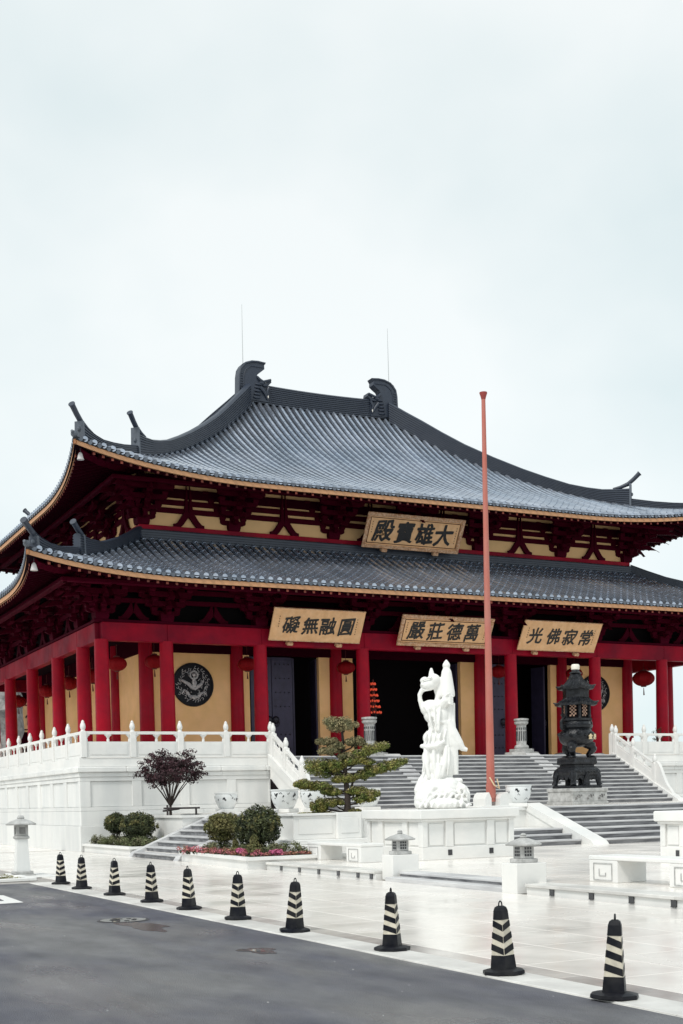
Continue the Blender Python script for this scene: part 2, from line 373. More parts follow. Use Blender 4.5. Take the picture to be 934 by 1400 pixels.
def row_mesh(gn, g, s):
    key = (gn, round(min(s, max(g['L'], g['um'])+1), 3))
    if key in row_cache: return row_cache[key]
    ua = u0(g, s); ub = min(s, g['um'])
    if ub-ua < .15: row_cache[key] = None; return None
    seg = .42; n = max(1, int(round((ub-ua)/seg))); v = []; f = []
    angs = [PI*(.0), PI*.25, PI*.5, PI*.75, PI]
    for i in range(n):
        for e in (0, 1):
            u = ua+(ub-ua)*(i+e)/n; r = .105 if e == 0 else .096
            z = hz(g, s, u)
            sl = hz(g, s, u+.05)-z; nx = math.cos(math.atan2(sl, .05)); ny = -math.sin(math.atan2(sl, .05))
            for t in angs:
                hgt = math.sin(t)*r*1.25
                v.append((math.cos(t)*r, u-ua+ny*hgt, z+nx*hgt-.0))
        b = i*10
        for k_ in range(4): f.append((b+k_, b+k_+1, b+5+k_+1, b+5+k_))
        if i: f += [(b-5+k_, b-5+k_+1, b+k_+1, b+k_) for k_ in range(4)]
    # round end cap hanging at the eave
    z = hz(g, s, ua); o = len(v); c = []
    for t in range(8): v.append((.105*math.cos(t*PI/4), -.02, z+.02+.105*math.sin(t*PI/4)))
    for t in range(8): v.append((.105*math.cos(t*PI/4), .03, z+.02+.105*math.sin(t*PI/4)))
    f.append(tuple(o+t for t in range(8))); f += [(o+t, o+8+t, o+8+(t+1) % 8, o+(t+1) % 8) for t in range(8)]
    mb = MB(); mb.v = v; mb.f = f
    me = mb.mesh('tile_row', MT['tile'], smooth=True); row_cache[key] = (me, v, f); return row_cache[key]
def layered(h, w0=.30, w1=.36, step=.085):
    # half profile of a stacked-tile ridge, list of (half width, z)
    p = [(w1/2, 0)]; z = 0
    n = max(1, int((h-.1)/step)); st_ = (h-.1)/n
    for i in range(n):
        p += [(w1/2, z+st_*.45), (w0/2, z+st_*.5), (w0/2, z+st_*.95), (w1/2, z+st_)]; z += st_
    p += [(w0/2*.9, h-.04), (w0/4, h)]
    return p
def sweep(path, heights, name, m, parent, w0=.30, w1=.36, nl=7):
    # path: base points; heights: ridge height at each point
    mb = MB(); prof = layered(1.0, w0, w1, .9/nl); n = len(prof); v = []
    P = [Vector(p) for p in path]
    for i, p in enumerate(P):
        d = P[min(i+1, len(P)-1)]-P[max(i-1, 0)]; d.z = 0; d.normalize(); a = Vector((-d.y, d.x, 0))
        for wv, z in prof: v.append(p+a*wv+Vector((0, 0, z*heights[i])))
        for wv, z in reversed(prof): v.append(p-a*wv+Vector((0, 0, z*heights[i])))
    m2 = 2*n; f = []
    for i in range(len(P)-1):
        for k_ in range(m2): f.append((i*m2+k_, i*m2+(k_+1) % m2, (i+1)*m2+(k_+1) % m2, (i+1)*m2+k_))
    f.append(tuple(range(m2))); f.append(tuple((len(P)-1)*m2+k_ for k_ in range(m2-1, -1, -1)))
    mb.add(v, f); return mb.build(name, m, parent, fix=True)
SP = .36
for gn, rname, lab in (('U', 'upper_roof', 'upper hipped roof'), ('Lw', 'lower_roof', 'lower skirt roof')):
    g = GR[gn]
    bedm = MB(); sof = MB(); fas = MB(); raf = MB(); rend = MB(); drip = MB()
    restv = MB()
    roof = None
    for fn, (fi, fxy, hk) in FACES.items():
        Wd = 2*g[hk]; NA = 60; NU = 14
        def gridsurf(mb, dz, uend, flip):
            o = []
            for i in range(NA+1):
                a = Wd*(i/NA); a = Wd*(.5-.5*math.cos(PI*i/NA))*.55+a*.45; s = min(a, Wd-a)
                ua = u0(g, s); ub = max(ua, min(s, uend)) if s < uend else uend
                ub = min(s, uend); ua = min(ua, ub)
                for j in range(NU+1):
                    u = ua+(ub-ua)*j/NU; x, y = fxy(g, a, u); o.append((x, y, hz(g, s, u)+dz))
            q = [(i*(NU+1)+j, (i+1)*(NU+1)+j, (i+1)*(NU+1)+j+1, i*(NU+1)+j+1) for i in range(NA) for j in range(NU)]
            mb.add(o, [t[::-1] for t in q] if flip else q)
        gridsurf(bedm, 0, g['um'], False); gridsurf(sof, -.30, g['u_in'], True)
        # fascia board, drip tiles, rafters
        ring = []
        for i in range(121):
            a = Wd*i/120; s = min(a, Wd-a); ua = u0(g, s)
            for du, dz in ((.02, -.28), (.02, -.12), (.10, -.12), (.10, -.28)):
                x, y = fxy(g, a, min(ua+du, s+du)); ring.append((x, y, hz(g, s, ua)+dz))
        fas.add(ring, [(i*4+k_, (i+1)*4+k_, (i+1)*4+(k_+1) % 4, i*4+(k_+1) % 4) for i in range(120) for k_ in range(4)])
        ring = []
        for i in range(121):
            a = Wd*i/120; s = min(a, Wd-a); ua = u0(g, s)
            for du, dz in ((-.0, -.11), (-.03, .0), (.08, .0), (.08, -.11)):
                x, y = fxy(g, a, ua+du); ring.append((x, y, hz(g, s, ua)+dz))
        bedm.add(ring, [(i*4+k_, (i+1)*4+k_, (i+1)*4+(k_+1) % 4, i*4+(k_+1) % 4) for i in range(120) for k_ in range(4)])
        n = int(Wd/SP)
        for i in range(n+1):
            a = (Wd-n*SP)/2+i*SP; s = min(a, Wd-a); ua = u0(g, s)
            # drip tile between rows
            for e in ((a+SP/2),):
                s2 = min(e, Wd-e)
                if s2 < .1: continue
                ub_ = u0(g, s2); z = hz(g, s2, ub_)
                pts = [(e-.1, -.03, .015), (e+.1, -.03, .015), (e+.07, -.04, -.085), (e, -.045, -.14), (e-.07, -.04, -.085)]
                vv = []
                for aa, du, dz in pts: x, y = fxy(g, aa, ub_+du); vv.append((x, y, z+dz))
                for aa, du, dz in pts: x, y = fxy(g, aa, ub_+du+.03); vv.append((x, y, z+dz))
                drip.add(vv, [(0, 1, 2, 3, 4), (9, 8, 7, 6, 5)]+[(k_, k_+5, (k_+1) % 5+5, (k_+1) % 5) for k_ in range(5)])
            if ua+.4 < min(s, g['u_in']):
                for (w_, d1, d2, tgt, uA, uB) in ((.055, -.30, -.44, raf, ua+.12, min(s, g['u_in'])), (.045, -.325, -.415, rend, ua+.105, ua+.14)):
                    vv = []
                    for uu in (uA, uB):
                        for aa, dz in ((a-w_, d1), (a+w_, d1), (a+w_, d2), (a-w_, d2)):
                            x, y = fxy(g, aa, uu); vv.append((x, y, hz(g, s, uu)+dz))
                    tgt.add(vv, [(0, 1, 2, 3), (7, 6, 5, 4), (0, 4, 5, 1), (1, 5, 6, 2), (2, 6, 7, 3), (3, 7, 4, 0)])
    roof = bedm.build(rname, MT['bed'], hall)
    tag(roof, lab)
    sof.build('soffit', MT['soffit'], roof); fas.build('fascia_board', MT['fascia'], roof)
    stuff(raf.build('rafters', MT['maroon'], roof)); stuff(rend.build('rafter_ends', MT['raftip'], roof)); stuff(drip.build('drip_tiles', MT['cap'], roof))
    off = wloc(roof)
    for fn, (fi, fxy, hk) in FACES.items():
        Wd = 2*g[hk]; n = int(Wd/SP); ca, sa = math.cos(ROTZ[fn]), math.sin(ROTZ[fn])
        for i in range(n+1):
            a = (Wd-n*SP)/2+i*SP; s = min(a, Wd-a)
            rm_ = row_mesh(gn, g, s)
            if not rm_: continue
            x, y = fxy(g, a, u0(g, s))
            if fn == 'front': link('tile_row', rm_[0], roof, Vector((x, y, 0))-off)
            else:
                restv.add([(x+p[0]*ca-p[1]*sa, y+p[0]*sa+p[1]*ca, p[2]) for p in rm_[1]], rm_[2])
    ro = restv.build('tile_rows', MT['tile'], roof, smooth=True); stuff(ro)
    # hip ridges
    def hp(sx, sy, u, dz=0): return (CX+sx*(g['hx']-u), CY+sy*(g['hy']-u), hz(g, u, u)+dz)
    if gn == 'U':
        s1u = [3.4, 3.8, 4.3, 4.8, 5.4, 6.2, 7, 8, 9, 9.8, 10.5, 11.1, 11.7]; s1h = np.interp(s1u, [3.4, 4.2, 5.2, 7, 9, 10.5, 11.8], [.88, .66, .56, .66, .80, .98, 1.0])
        s2u = [.3, .6, 1, 1.4, 2, 2.6, 3.35]; s2h = np.interp(s2u, [.3, .6, 1.3, 3.4], [.58, .48, .34, .42])
        horns = [(3.95, 16.17, 3.45, 16.33, 3.08, 16.74), (.95, 15.20, .38, 15.40, -.05, 15.82)]
    else:
        s1u = [2.35, 2.6, 3, 3.5, 4, 4.6, 5.2, 5.75]; s1h = np.interp(s1u, [2.35, 2.8, 3.5, 4.6, 5.8], [.80, .62, .42, .38, .44])
        s2u = [.3, .6, 1, 1.5, 2.3]; s2h = np.interp(s2u, [.3, .7, 1.3, 2.3], [.55, .40, .30, .34])
        horns = [(3.05, 11.13, 2.62, 11.32, 2.2, 11.66), (.95, 10.42, .42, 10.70, -.08, 11.08)]
    for sx in (-1, 1):
        for sy in (-1, 1):
            hr = sweep([hp(sx, sy, u, -.03) for u in s1u], [float(h)+.03 for h in s1h], 'hip_ridge', MT['ridge'], roof, .27, .34, 8)
            sweep([hp(sx, sy, u, -.03) for u in s2u], [float(h)+.03 for h in s2h], 'hip_ridge_end', MT['ridge'], roof, .22, .28, 5)
            for (ua_, za_, um_, zm_, ut, zt) in horns:
                Q = lambda u, z: Vector((CX+sx*(g['hx']-u), CY+sy*(g['hy']-u), z))
                base, mid_, tip = Q(ua_, za_-.04), Q(um_, zm_-.03), Q(ut, zt); q1 = Q((ua_+um_)/2, (za_+zm_)/2-.07); ub = um_-.02; bz = hz(g, ub, ub); zb = zm_-bz+.02
                MB().tube([base, q1, mid_, mid_.lerp(tip, .5)-Vector((0, 0, .02)), tip], [.06, .085, .10, .10, .105], 10).tube([tip, tip+(tip-mid_).normalized()*.04], [.125, .125], 12).build('ridge_horn', MT['ridge'], roof, smooth=True)
                # end block under the horn
                q = Vector(hp(sx, sy, ub-.03)); d = Vector((sx, sy, 0)).normalized(); a_ = Vector((-d.y, d.x, 0)); vv = []
                for dd, ww in ((.0, .19), (.09, .19), (.09, -.19), (.0, -.19)):
                    vv.append(q+d*dd+a_*ww+Vector((0, 0, -.05)))
                top = bz+zb-.06-q.z
                for dd, ww in ((.0, .17), (.09, .17), (.09, -.17), (.0, -.17)): vv.append(q+d*dd+a_*ww+Vector((0, 0, top)))
                MB().add(vv, [(0, 1, 2, 3), (7, 6, 5, 4), (0, 4, 5, 1), (1, 5, 6, 2), (2, 6, 7, 3), (3, 7, 4, 0)]).ball(tuple(q+d*.1+Vector((0, 0, top*.55))), (.07, .07, .09), 8, 6).build('ridge_end_tile', MT['cap'], roof, fix=True)
            # corner tile beast at the very tip
            c0 = Vector(hp(sx, sy, 0.02, .06)); MB().ball(tuple(c0), (.13, .13, .12), 10, 7).tube([c0, c0+Vector((sx*.12, sy*.12, .07))], [.09, .05], 8).build('corner_tile', MT['cap'], roof, smooth=True)
            # big corner beam under the eaves
            p = [Vector(hp(sx, sy, u, -.46)) for u in (.35, 1.2, 2.2, 3.2, g['u_in'])]
            MB().tube(p, [.15, .19, .20, .20, .20], 4).build('corner_beam', MT['bracket'], roof)
    # main ridge / wall ridge
    if gn == 'U':
        xr = np.linspace(-3.75, 3.75, 13)
        sweep([(CX+x, CY, 20.62+.10*(x/3.7)**2) for x in xr], [.93]*13, 'main_ridge', MT['ridge'], roof, .34, .42, 9)
    else:
        o = .32; X0, X1, Y0, Y1 = XS[1]-o+.1, XS[-2]+o-.1, YS[1]-o+.1, YS[-2]+o-.1
        for (p, q) in (((X0, Y0), (X1, Y0)), ((X0, Y0), (X0, Y1)), ((X0, Y1), (X1, Y1)), ((X1, Y0), (X1, Y1))):
            n_ = 9; sweep([(p[0]+(q[0]-p[0])*t/n_, p[1]+(q[1]-p[1])*t/n_, 11.88) for t in range(n_+1)], [.52]*(n_+1), 'wall_ridge', MT['ridge'], roof, .26, .32, 5)
# ridge-end ornaments
chL = [[23.61, 20.8], [23.62, 20.97], [23.65, 21.86], [23.71, 22.19], [23.84, 22.4], [24.03, 22.53], [24.35, 22.64], [24.68, 22.66], [25.08, 22.62], [24.98, 22.47], [24.99, 22.3], [24.83, 22.17], [24.66, 22.06], [24.60, 21.96], [24.70, 21.86], [24.86, 21.74], [24.90, 21.64], [25.05, 21.66], [25.31, 21.86], [25.34, 21.71], [25.17, 21.54], [25.20, 21.2], [25.18, 20.75]]
for sgn in (0, 1):
    fl = (lambda x: x) if sgn == 0 else (lambda x: 2*CX-x+.0)
    body = MB().prism([(fl(x), z) for x, z in chL], 'y', CY-.24, CY+.24)
    orn = body.build('ridge_dragon', MT['ridge'], hall, fix=True)
    rim = MB(); back = [(23.66, 21.0), (23.69, 21.86), (23.75, 22.17), (24.03, 22.47), (24.36, 22.58), (24.68, 22.60), (25.03, 22.57)]
    rim.tube([(fl(x), CY-.25, z) for x, z in back], .05, 6); rim.tube([(fl(x), CY-.25, z) for x, z in [(23.86, 21.0), (23.88, 21.8), (24.0, 22.15), (24.3, 22.37), (24.9, 22.36)]], .025, 6)
    rim.build('fin_rim', MT['ridge'], orn, smooth=True)
    hd = MB(); rim2 = MB()
    for k_ in range(9): rim2.box(*sorted((fl(23.72), fl(23.86))), CY-.275, CY-.24, 21.0+k_*.12, 21.05+k_*.12)
    for k_ in range(5): z = 20.9+k_*.16; hd.ball((fl(24.55+.03*k_), CY-.26, z), (.20, .07, .06), 8, 6)
    hd.ball((fl(24.82), CY-.27, 21.62), (.13, .08, .10), 8, 6).ball((fl(24.98), CY-.27, 21.5), (.14, .08, .06), 8, 6)
    hd.tube([(fl(24.6), CY-.26, 21.9), (fl(24.72), CY-.3, 21.75), (fl(24.9), CY-.28, 21.68), (fl(25.3), CY-.26, 21.82)], [.05, .07, .07, .06], 7)
    hd.tube([(fl(24.75), CY-.28, 21.4), (fl(24.95), CY-.31, 21.15), (fl(25.12), CY-.27, 20.85)], [.08, .07, .04], 7)
    hd.tube([(fl(25.18), CY-.27, 21.45), (fl(25.08), CY-.3, 21.2), (fl(25.16), CY-.28, 20.95)], [.07, .05, .03], 7)
    stuff(rim2.build('fin_ribs', MT['ridge'], orn)); hd.build('dragon_head', MT['ridge'], orn, smooth=True)
    MB().ball((fl(25.12), CY-.32, 20.98), (.03, .02, .07), 6, 5).build('tusk', MT['white'], orn)
    MB().tube([(fl(23.98), CY, 22.45), (fl(24.0), CY, 25.3)], [.022, .010], 6).build('lightning_rod', MT['metal'], hall)

# ---- timber frame
def prof_col(r, z0, z1, rings=6):
    return [(r*(1-.0), z0)] + [(r*(1.0-.10*(i/rings)**2), z0+(z1-z0)*i/rings) for i in range(1, rings+1)]
colm = MB().lathe(prof_col(.285, 0, 4.42), 24).mesh('column', MT['red'], smooth=True)
colb = MB().lathe([(.42, 0), (.42, .05), (.36, .12), (.30, .14)], 20).mesh('column_base', MT['grey'], smooth=True)
outer = [(x, YS[0]) for x in XS]+[(XS[0], y) for y in YS[1:]]+[(XS[-1], y) for y in YS[1:]]+[(x, YS[-1]) for x in XS[1:-1]]
off = wloc(hall)
for x, y in outer:
    c_ = link('column', colm, hall, Vector((x, y, PF))-off); link('column_base', colb, c_)
inner = [(x, YS[1]) for x in XS[1:-1]]+[(XS[1], y) for y in YS[2:-1]]+[(XS[-2], y) for y in YS[2:-1]]
colm2 = MB().lathe(prof_col(.30, 0, 5.05), 20).mesh('inner_column', MT['red'], smooth=True)
for x, y in inner: link('inner_column', colm2, hall, Vector((x, y, PF))-off)
# tie beams on the outer columns, each bay its own
def bay(x0, y0, x1, y1, z0, z1, t, name, m, rnd=.02):
    if abs(x1-x0) > abs(y1-y0): b = MB().bbox(min(x0, x1), max(x0, x1), y0-t/2, y0+t/2, z0, z1, rnd)
    else: b = MB().bbox(x0-t/2, x0+t/2, min(y0, y1), max(y0, y1), z0, z1, rnd)
    return b.build(name, m, hall)
for i in range(7):
    bay(XS[i]+.0, YS[0], XS[i+1]-.004, YS[0], 7.68, 8.36, .36, 'tie_beam', MT['redbeam'])
    bay(XS[i]+.0, YS[-1], XS[i+1]-.004, YS[-1], 7.68, 8.36, .36, 'tie_beam', MT['redbeam'])
for i in range(6):
    for X in (XS[0], XS[-1]): bay(X, YS[i]+.19, X, YS[i+1]+.186 if i < 5 else YS[i+1]-.2, 7.68, 8.355, .355, 'tie_beam', MT['redbeam'])
# thin capping board and eaves purlins
for (y, s_) in ((YS[0], 1), (YS[-1], -1)): MB().bbox(XS[0]-.3, XS[-1]+.3, y-.24, y+.24, 8.362, 8.45, .01).build('capping_board', MT['bracket'], hall)
for x in (XS[0], XS[-1]): MB().bbox(x-.235, x+.235, YS[0]+.25, YS[-1]-.25, 8.364, 8.448, .01).build('capping_board', MT['bracket'], hall)
for o_out, z in ((1.75, 9.46), (0.0, 9.95), (-1.1, 9.7)):
    x0, x1, y0, y1 = XS[0]-o_out, XS[-1]+o_out, YS[0]-o_out, YS[-1]+o_out; r = .14
    for (xa, xb, ya, yb) in ((x0-r, x1+r, y0-r, y0+r), (x0-r, x1+r, y1-r, y1+r), (x0-r*.96, x0+r*.96, y0+r, y1-r), (x1-r*.96, x1+r*.96, y0+r, y1-r)):
        MB().bbox(xa, xb, ya, yb, z, z+(.17 if o_out > 1 else .28), .03).build('purlin', MT['bracket'], hall)
# black boards painting the dark gap behind the lower brackets
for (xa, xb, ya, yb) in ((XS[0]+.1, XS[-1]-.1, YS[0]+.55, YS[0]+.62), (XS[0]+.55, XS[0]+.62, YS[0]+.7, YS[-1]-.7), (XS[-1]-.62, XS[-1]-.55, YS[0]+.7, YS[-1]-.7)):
    MB().box(xa, xb, ya, yb, 8.45, 10.2).build('gap_shade_board', MT['black'], hall)
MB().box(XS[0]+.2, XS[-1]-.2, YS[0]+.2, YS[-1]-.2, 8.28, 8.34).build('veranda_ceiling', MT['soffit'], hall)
# long horizontal arms between lower bracket sets
for z in (9.12, 9.52):
    MB().bbox(XS[0]-.1, XS[-1]+.1, YS[0]-.07, YS[0]+.07, z, z+.17, .01).build('wall_tie', MT['bracket'], hall)
    for x in (XS[0], XS[-1]): MB().bbox(x-.07, x+.07, YS[0]+.1, YS[-1]-.1, z, z+.168, .01).build('wall_tie', MT['bracket'], hall)
# bracket sets
def block(mb, x, y, z, w, h): mb.box(x-w/2+.03, x+w/2-.03, y-w/2+.03, y+w/2-.03, z, z+h*.4, -.03); mb.box(x-w/2, x+w/2, y-w/2, y+w/2, z+h*.4, z+h)
def arm_poly(l, h, r=.55):   # boat shaped arm, side outline
    return [(-l, h), (-l, h*.45), (-l*.92, h*.2), (-l*.75, 0), (l*.75, 0), (l*.92, h*.2), (l, h*.45), (l, h)]
def make_brackets(scale_h, tiers, out, tag_):
    ms = {}
    b = MB(); block(b, 0, 0, 0, .52, .32); ms['cap'] = b.mesh('bracket_set', MT['bracket'])
    zz = .24; lat = []; fwd = []
    for t in range(tiers):
        m = MB(); l = .55+.24*t; h = .20*scale_h
        for yy in ([0] if t == 0 else [0, -(.34*t)]):
            m.prism(arm_poly(l if yy == 0 else l*.8, h), 'y', yy-.08, yy+.08)
            for sx in (-1, 0, 1):
                ll = l if yy == 0 else l*.8
                block(m, sx*(ll-.1), yy, h, .24, .15*scale_h)
        m.v = [(x, y, z+zz) for x, y, z in m.v]; lat.append(m.mesh('lateral_arm', MT['bracket'], smooth=False))
        m = MB(); lo = .45+.33*t; poly = [(.3, 0), (.3, h), (-lo, h), (-lo-.06, h*.5), (-lo+.05, h*.15), (-lo*.7, 0)]
        if t >= 1: poly = [(.3, 0), (.3, h), (-lo-.05, h*.85), (-lo-.42, -.22*scale_h), (-lo-.30, -.10*scale_h), (-lo*.75, 0)]
        m.prism(poly, 'x', -.085, .085); block(m, 0, -lo+.12, h, .24, .15*scale_h)
        m.v = [(x, y, z+zz) for x, y, z in m.v]; fwd.append(m.mesh('projecting_arm', MT['bracket']))
        zz += (.20+.155)*scale_h
    ms['lat'] = lat; ms['fwd'] = fwd; return ms
def put_bracket(ms, x, y, z, rz, corner=False, par=hall):
    c_ = link('bracket_set', ms['cap'], par, Vector((x, y, z))-wloc(par), (0, 0, rz))
    for m in ms['lat']: link('lateral_arm', m, c_)
    for m in ms['fwd']: link('projecting_arm', m, c_)
    if corner:
        for dz in (PI/4, PI/2) if False else (-PI/4, -PI/2):
            for m in ms['fwd']:
                o = link('projecting_arm', m, c_); o.rotation_euler = (0, 0, dz); o.scale = ((1, 1.35, 1) if dz == -PI/4 else (1, 1, 1))
            if dz == -PI/2:
                for m in ms['lat']: link('lateral_arm', m, c_, rot=(0, 0, dz))
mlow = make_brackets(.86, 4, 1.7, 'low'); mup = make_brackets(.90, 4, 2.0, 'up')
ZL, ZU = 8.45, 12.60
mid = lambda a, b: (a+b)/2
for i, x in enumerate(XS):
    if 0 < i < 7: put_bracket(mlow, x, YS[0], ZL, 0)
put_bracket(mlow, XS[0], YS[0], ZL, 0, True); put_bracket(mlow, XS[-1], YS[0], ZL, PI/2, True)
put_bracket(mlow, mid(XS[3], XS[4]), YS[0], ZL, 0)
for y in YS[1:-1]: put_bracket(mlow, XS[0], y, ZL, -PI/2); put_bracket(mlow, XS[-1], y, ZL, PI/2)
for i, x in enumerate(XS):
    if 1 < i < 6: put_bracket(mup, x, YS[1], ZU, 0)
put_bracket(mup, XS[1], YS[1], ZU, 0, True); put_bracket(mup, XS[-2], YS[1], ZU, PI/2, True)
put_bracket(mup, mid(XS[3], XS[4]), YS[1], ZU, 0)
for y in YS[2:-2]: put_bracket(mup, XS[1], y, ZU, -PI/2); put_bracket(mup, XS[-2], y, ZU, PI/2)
# inverted V struts
def strut_mesh(w_, h, thick=.12, post=.9):
    n = 8; outer_ = []; inner_ = []
    for i in range(n+1):
        t = i/n; x = w_*t**.75; z = h*(1-t)**1.7; outer_.append((x, z+.13)); inner_.append((max(0, x-.02), z-.02))
    right = [(0.07, h+post)]+[(x+.07, z) for x, z in outer_[1:]]+[(w_+.12, 0.13), (w_+.12, 0), (w_-.14, 0)]
    inn_ = []
    for i in range(n, -1, -1):
        t = i/n; x = (w_-.14)*t**.75; z = (h-.2)*(1-t)**1.7; inn_.append((x, z))
    right += inn_[1:]
    m = MB()
    m.prism(right, 'y', -thick/2, thick/2); m.prism([(-x, z) for x, z in right][::-1], 'y', -thick/2, thick/2)
    me = m.mesh('forked_strut', MT['bracket']); return me
su = strut_mesh(.52, .62, post=1.1); slw = strut_mesh(.46, .50, post=.25)
for i in range(7):
    xs_ = [mid(XS[i], XS[i+1])] if i != 3 else [XS[3]+D_*.25, XS[3]+D_*.75]
    for x in xs_: link('forked_strut', slw, hall, Vector((x, YS[0]-.02, ZL))-off)
for i in range(1, 6):
    xs_ = [mid(XS[i], XS[i+1])] if i != 3 else [XS[3]+D_*.25, XS[3]+D_*.75]
    for x in xs_: link('forked_strut', su, hall, Vector((x, YS[1]-.10, ZU-.01))-off)
for i in range(1, 5):
    link('forked_strut', su, hall, Vector((XS[1]-.10, mid(YS[i], YS[i+1]), ZU-.01))-off, (0, 0, -PI/2)); link('forked_strut', slw, hall, Vector((XS[0], mid(YS[i], YS[i+1]), ZL))-off, (0, 0, -PI/2))
# upper wall: ochre infill, crimson rails, dark beams
for (xa, xb, ya, yb) in ((XS[1], XS[-2], YS[1], YS[1]+.2), (XS[1]+.0, XS[1]+.2, YS[1]+.2, YS[-2]), (XS[-2]-.2, XS[-2], YS[1]+.2, YS[-2]), (XS[1]+.2, XS[-2]-.2, YS[-2]-.2, YS[-2])):
    MB().box(xa, xb, ya, yb, 11.7, 15.0).build('upper_wall', MT['ochre2'], hall)
RAILS = ((12.34, 12.60, .17, MT['redbeam']), (13.14, 13.34, .10, MT['bracket']), (13.46, 13.66, .10, MT['bracket']), (13.75, 14.10, .11, MT['maroon']), (14.26, 14.6, .13, MT['bracket']))
for z0, z1, t, m in RAILS:
    MB().bbox(XS[1]-t, XS[-2]+t, YS[1]-t, YS[1]-.004, z0, z1, .008).build('wall_rail', m, hall)
    for X, sx in ((XS[1], -1), (XS[-2], 1)):
        a_, b_ = sorted((X+sx*.004, X+sx*t)); MB().bbox(a_, b_, YS[1]+.002, YS[-2], z0, z1, .008).build('wall_rail', m, hall)
for x in XS[1:-1]: MB().bbox(x-.13, x+.13, YS[1]-.14, YS[1]-.003, 12.6, 14.9, .01).build('wall_post', MT['bracket'], hall)
for o_out, z in ((1.5, 13.92), (.75, 14.12)):
    x0, x1, y0, y1 = XS[1]-o_out, XS[-2]+o_out, YS[1]-o_out, YS[-2]+o_out; r = .13
    for (xa, xb, ya, yb) in ((x0-r, x1+r, y0-r, y0+r), (x0-r, x1+r, y1-r, y1+r), (x0-r*.96, x0+r*.96, y0+r, y1-r), (x1-r*.96, x1+r*.96, y0+r, y1-r)):
        MB().bbox(xa, xb, ya, yb, z, z+.16, .03).build('purlin', MT['bracket'], hall)
# ---- lower walls (openings in the three middle bays)
YW = YS[1]; WT = 7.63
def wallpiece(x0, x1, y0, y1, z0=PF, z1=WT, m='ochre'): return MB().box(x0, x1, y0, y1, z0, z1).build('wall_panel', MT[m], hall)
r_ = .22
wallpiece(XS[1]+r_, XS[2]-r_, YW-.02, YW+.2); wallpiece(XS[5]+r_, XS[6]-r_, YW-.02, YW+.2)
for xa, xb in ((XS[2]+r_, XS[2]+.56), (XS[3]-.78, XS[3]-r_), (XS[3]+r_, XS[3]+.82), (XS[4]-1.0, XS[4]-r_), (XS[4]+r_, XS[4]+.40), (XS[5]-.62, XS[5]-r_)): wallpiece(xa, xb, YW-.02, YW+.2)
for i in range(1, 5):
    wallpiece(XS[1]-.02, XS[1]+.2, YS[i]+r_, YS[i+1]-r_); wallpiece(XS[-2]-.2, XS[-2]+.02, YS[i]+r_, YS[i+1]-r_)
wallpiece(XS[1]+.2, XS[-2]-.2, YS[-2]-.2, YS[-2]+.02)
for i in range(1, 6): MB().bbox(XS[i]+.2, XS[i+1]-.2, YW-.11, YW+.18, WT, 8.28, .01).build('lintel', MT['maroon'], hall)
for i in range(1, 5):
    for X in (XS[1], XS[-2]): MB().bbox(X-.12, X+.12, YS[i]+.2, YS[i+1]-.2, WT, 8.28, .01).build('lintel', MT['maroon'], hall)
MB().box(XS[1]+.3, XS[-2]-.3, YW+3.2, YW+3.4, PF, 8.28).build('dark_backdrop', MT['black'], hall)  # black sheet added to paint the doorways dark inside
MB().box(XS[2]-.1, XS[5]+.1, YW+.25, YW+3.2, PF+.0, PF+.03).build('inner_floor', MT['black'], hall)  # floor painted black for the unlit interior
# doors
def leaf(w_, h):
    return MB().bbox(0, w_, -.04, .04, 0, h, .01).box(.06, w_-.06, -.055, -.04, .10, .16).box(.06, w_-.06, -.055, -.04, h-.18, h-.12).mesh('door_leaf', MT['door'])
LF = leaf(.93, 4.22)
sm = MB()
for i in range(7):
    for j in range(4):
        if 2 <= i <= 2: continue
        sm.ball((.17+j*.2, -.055, .45+i*.58), (.03, .025, .03), 7, 5)
sm = sm.mesh('door_studs', MT['stud'], smooth=True)
kn = MB().ball((0, -.07, 0), (.15, .07, .17), 10, 8).tube([(.12*math.cos(t*PI/6), -.12, -.14+.12*math.sin(t*PI/6)) for t in range(13)], .018, 6).mesh('door_knocker', MT['stud'], smooth=True)
def door(x, y, rz, side):
    o = link('door_leaf', LF, hall, Vector((x, y, PF+.06))-off, (0, 0, rz)); stuff(link('door_studs', sm, o)); link('door_knocker', kn, o, ((.80 if side else .14), 0, 1.62)); return o
door(XS[2]+.6, YW+.0, 0, 1); door(XS[2]+1.55, YW+.0, 0, 0)
door(XS[2]+2.62, YW+.16, PI/2*.92, 1); door(XS[2]+3.7, YW+.18, PI*.44, 1)
door(XS[4]+.42, YW+.0, 0, 1); door(XS[4]+2.0, YW+.35, .9, 1); door(XS[4]+3.7, YW+.2, PI*.52, 0)
door(XS[3]+.86, YW+.2, PI*.5, 1); door(XS[4]-1.05, YW+.2, PI*.5, 0)
for i in (2, 3, 4): MB().bbox(XS[i]+.22, XS[i+1]-.22, YW-.1, YW+.14, PF, PF+.05, .008).build('threshold', MT['stud'], hall)
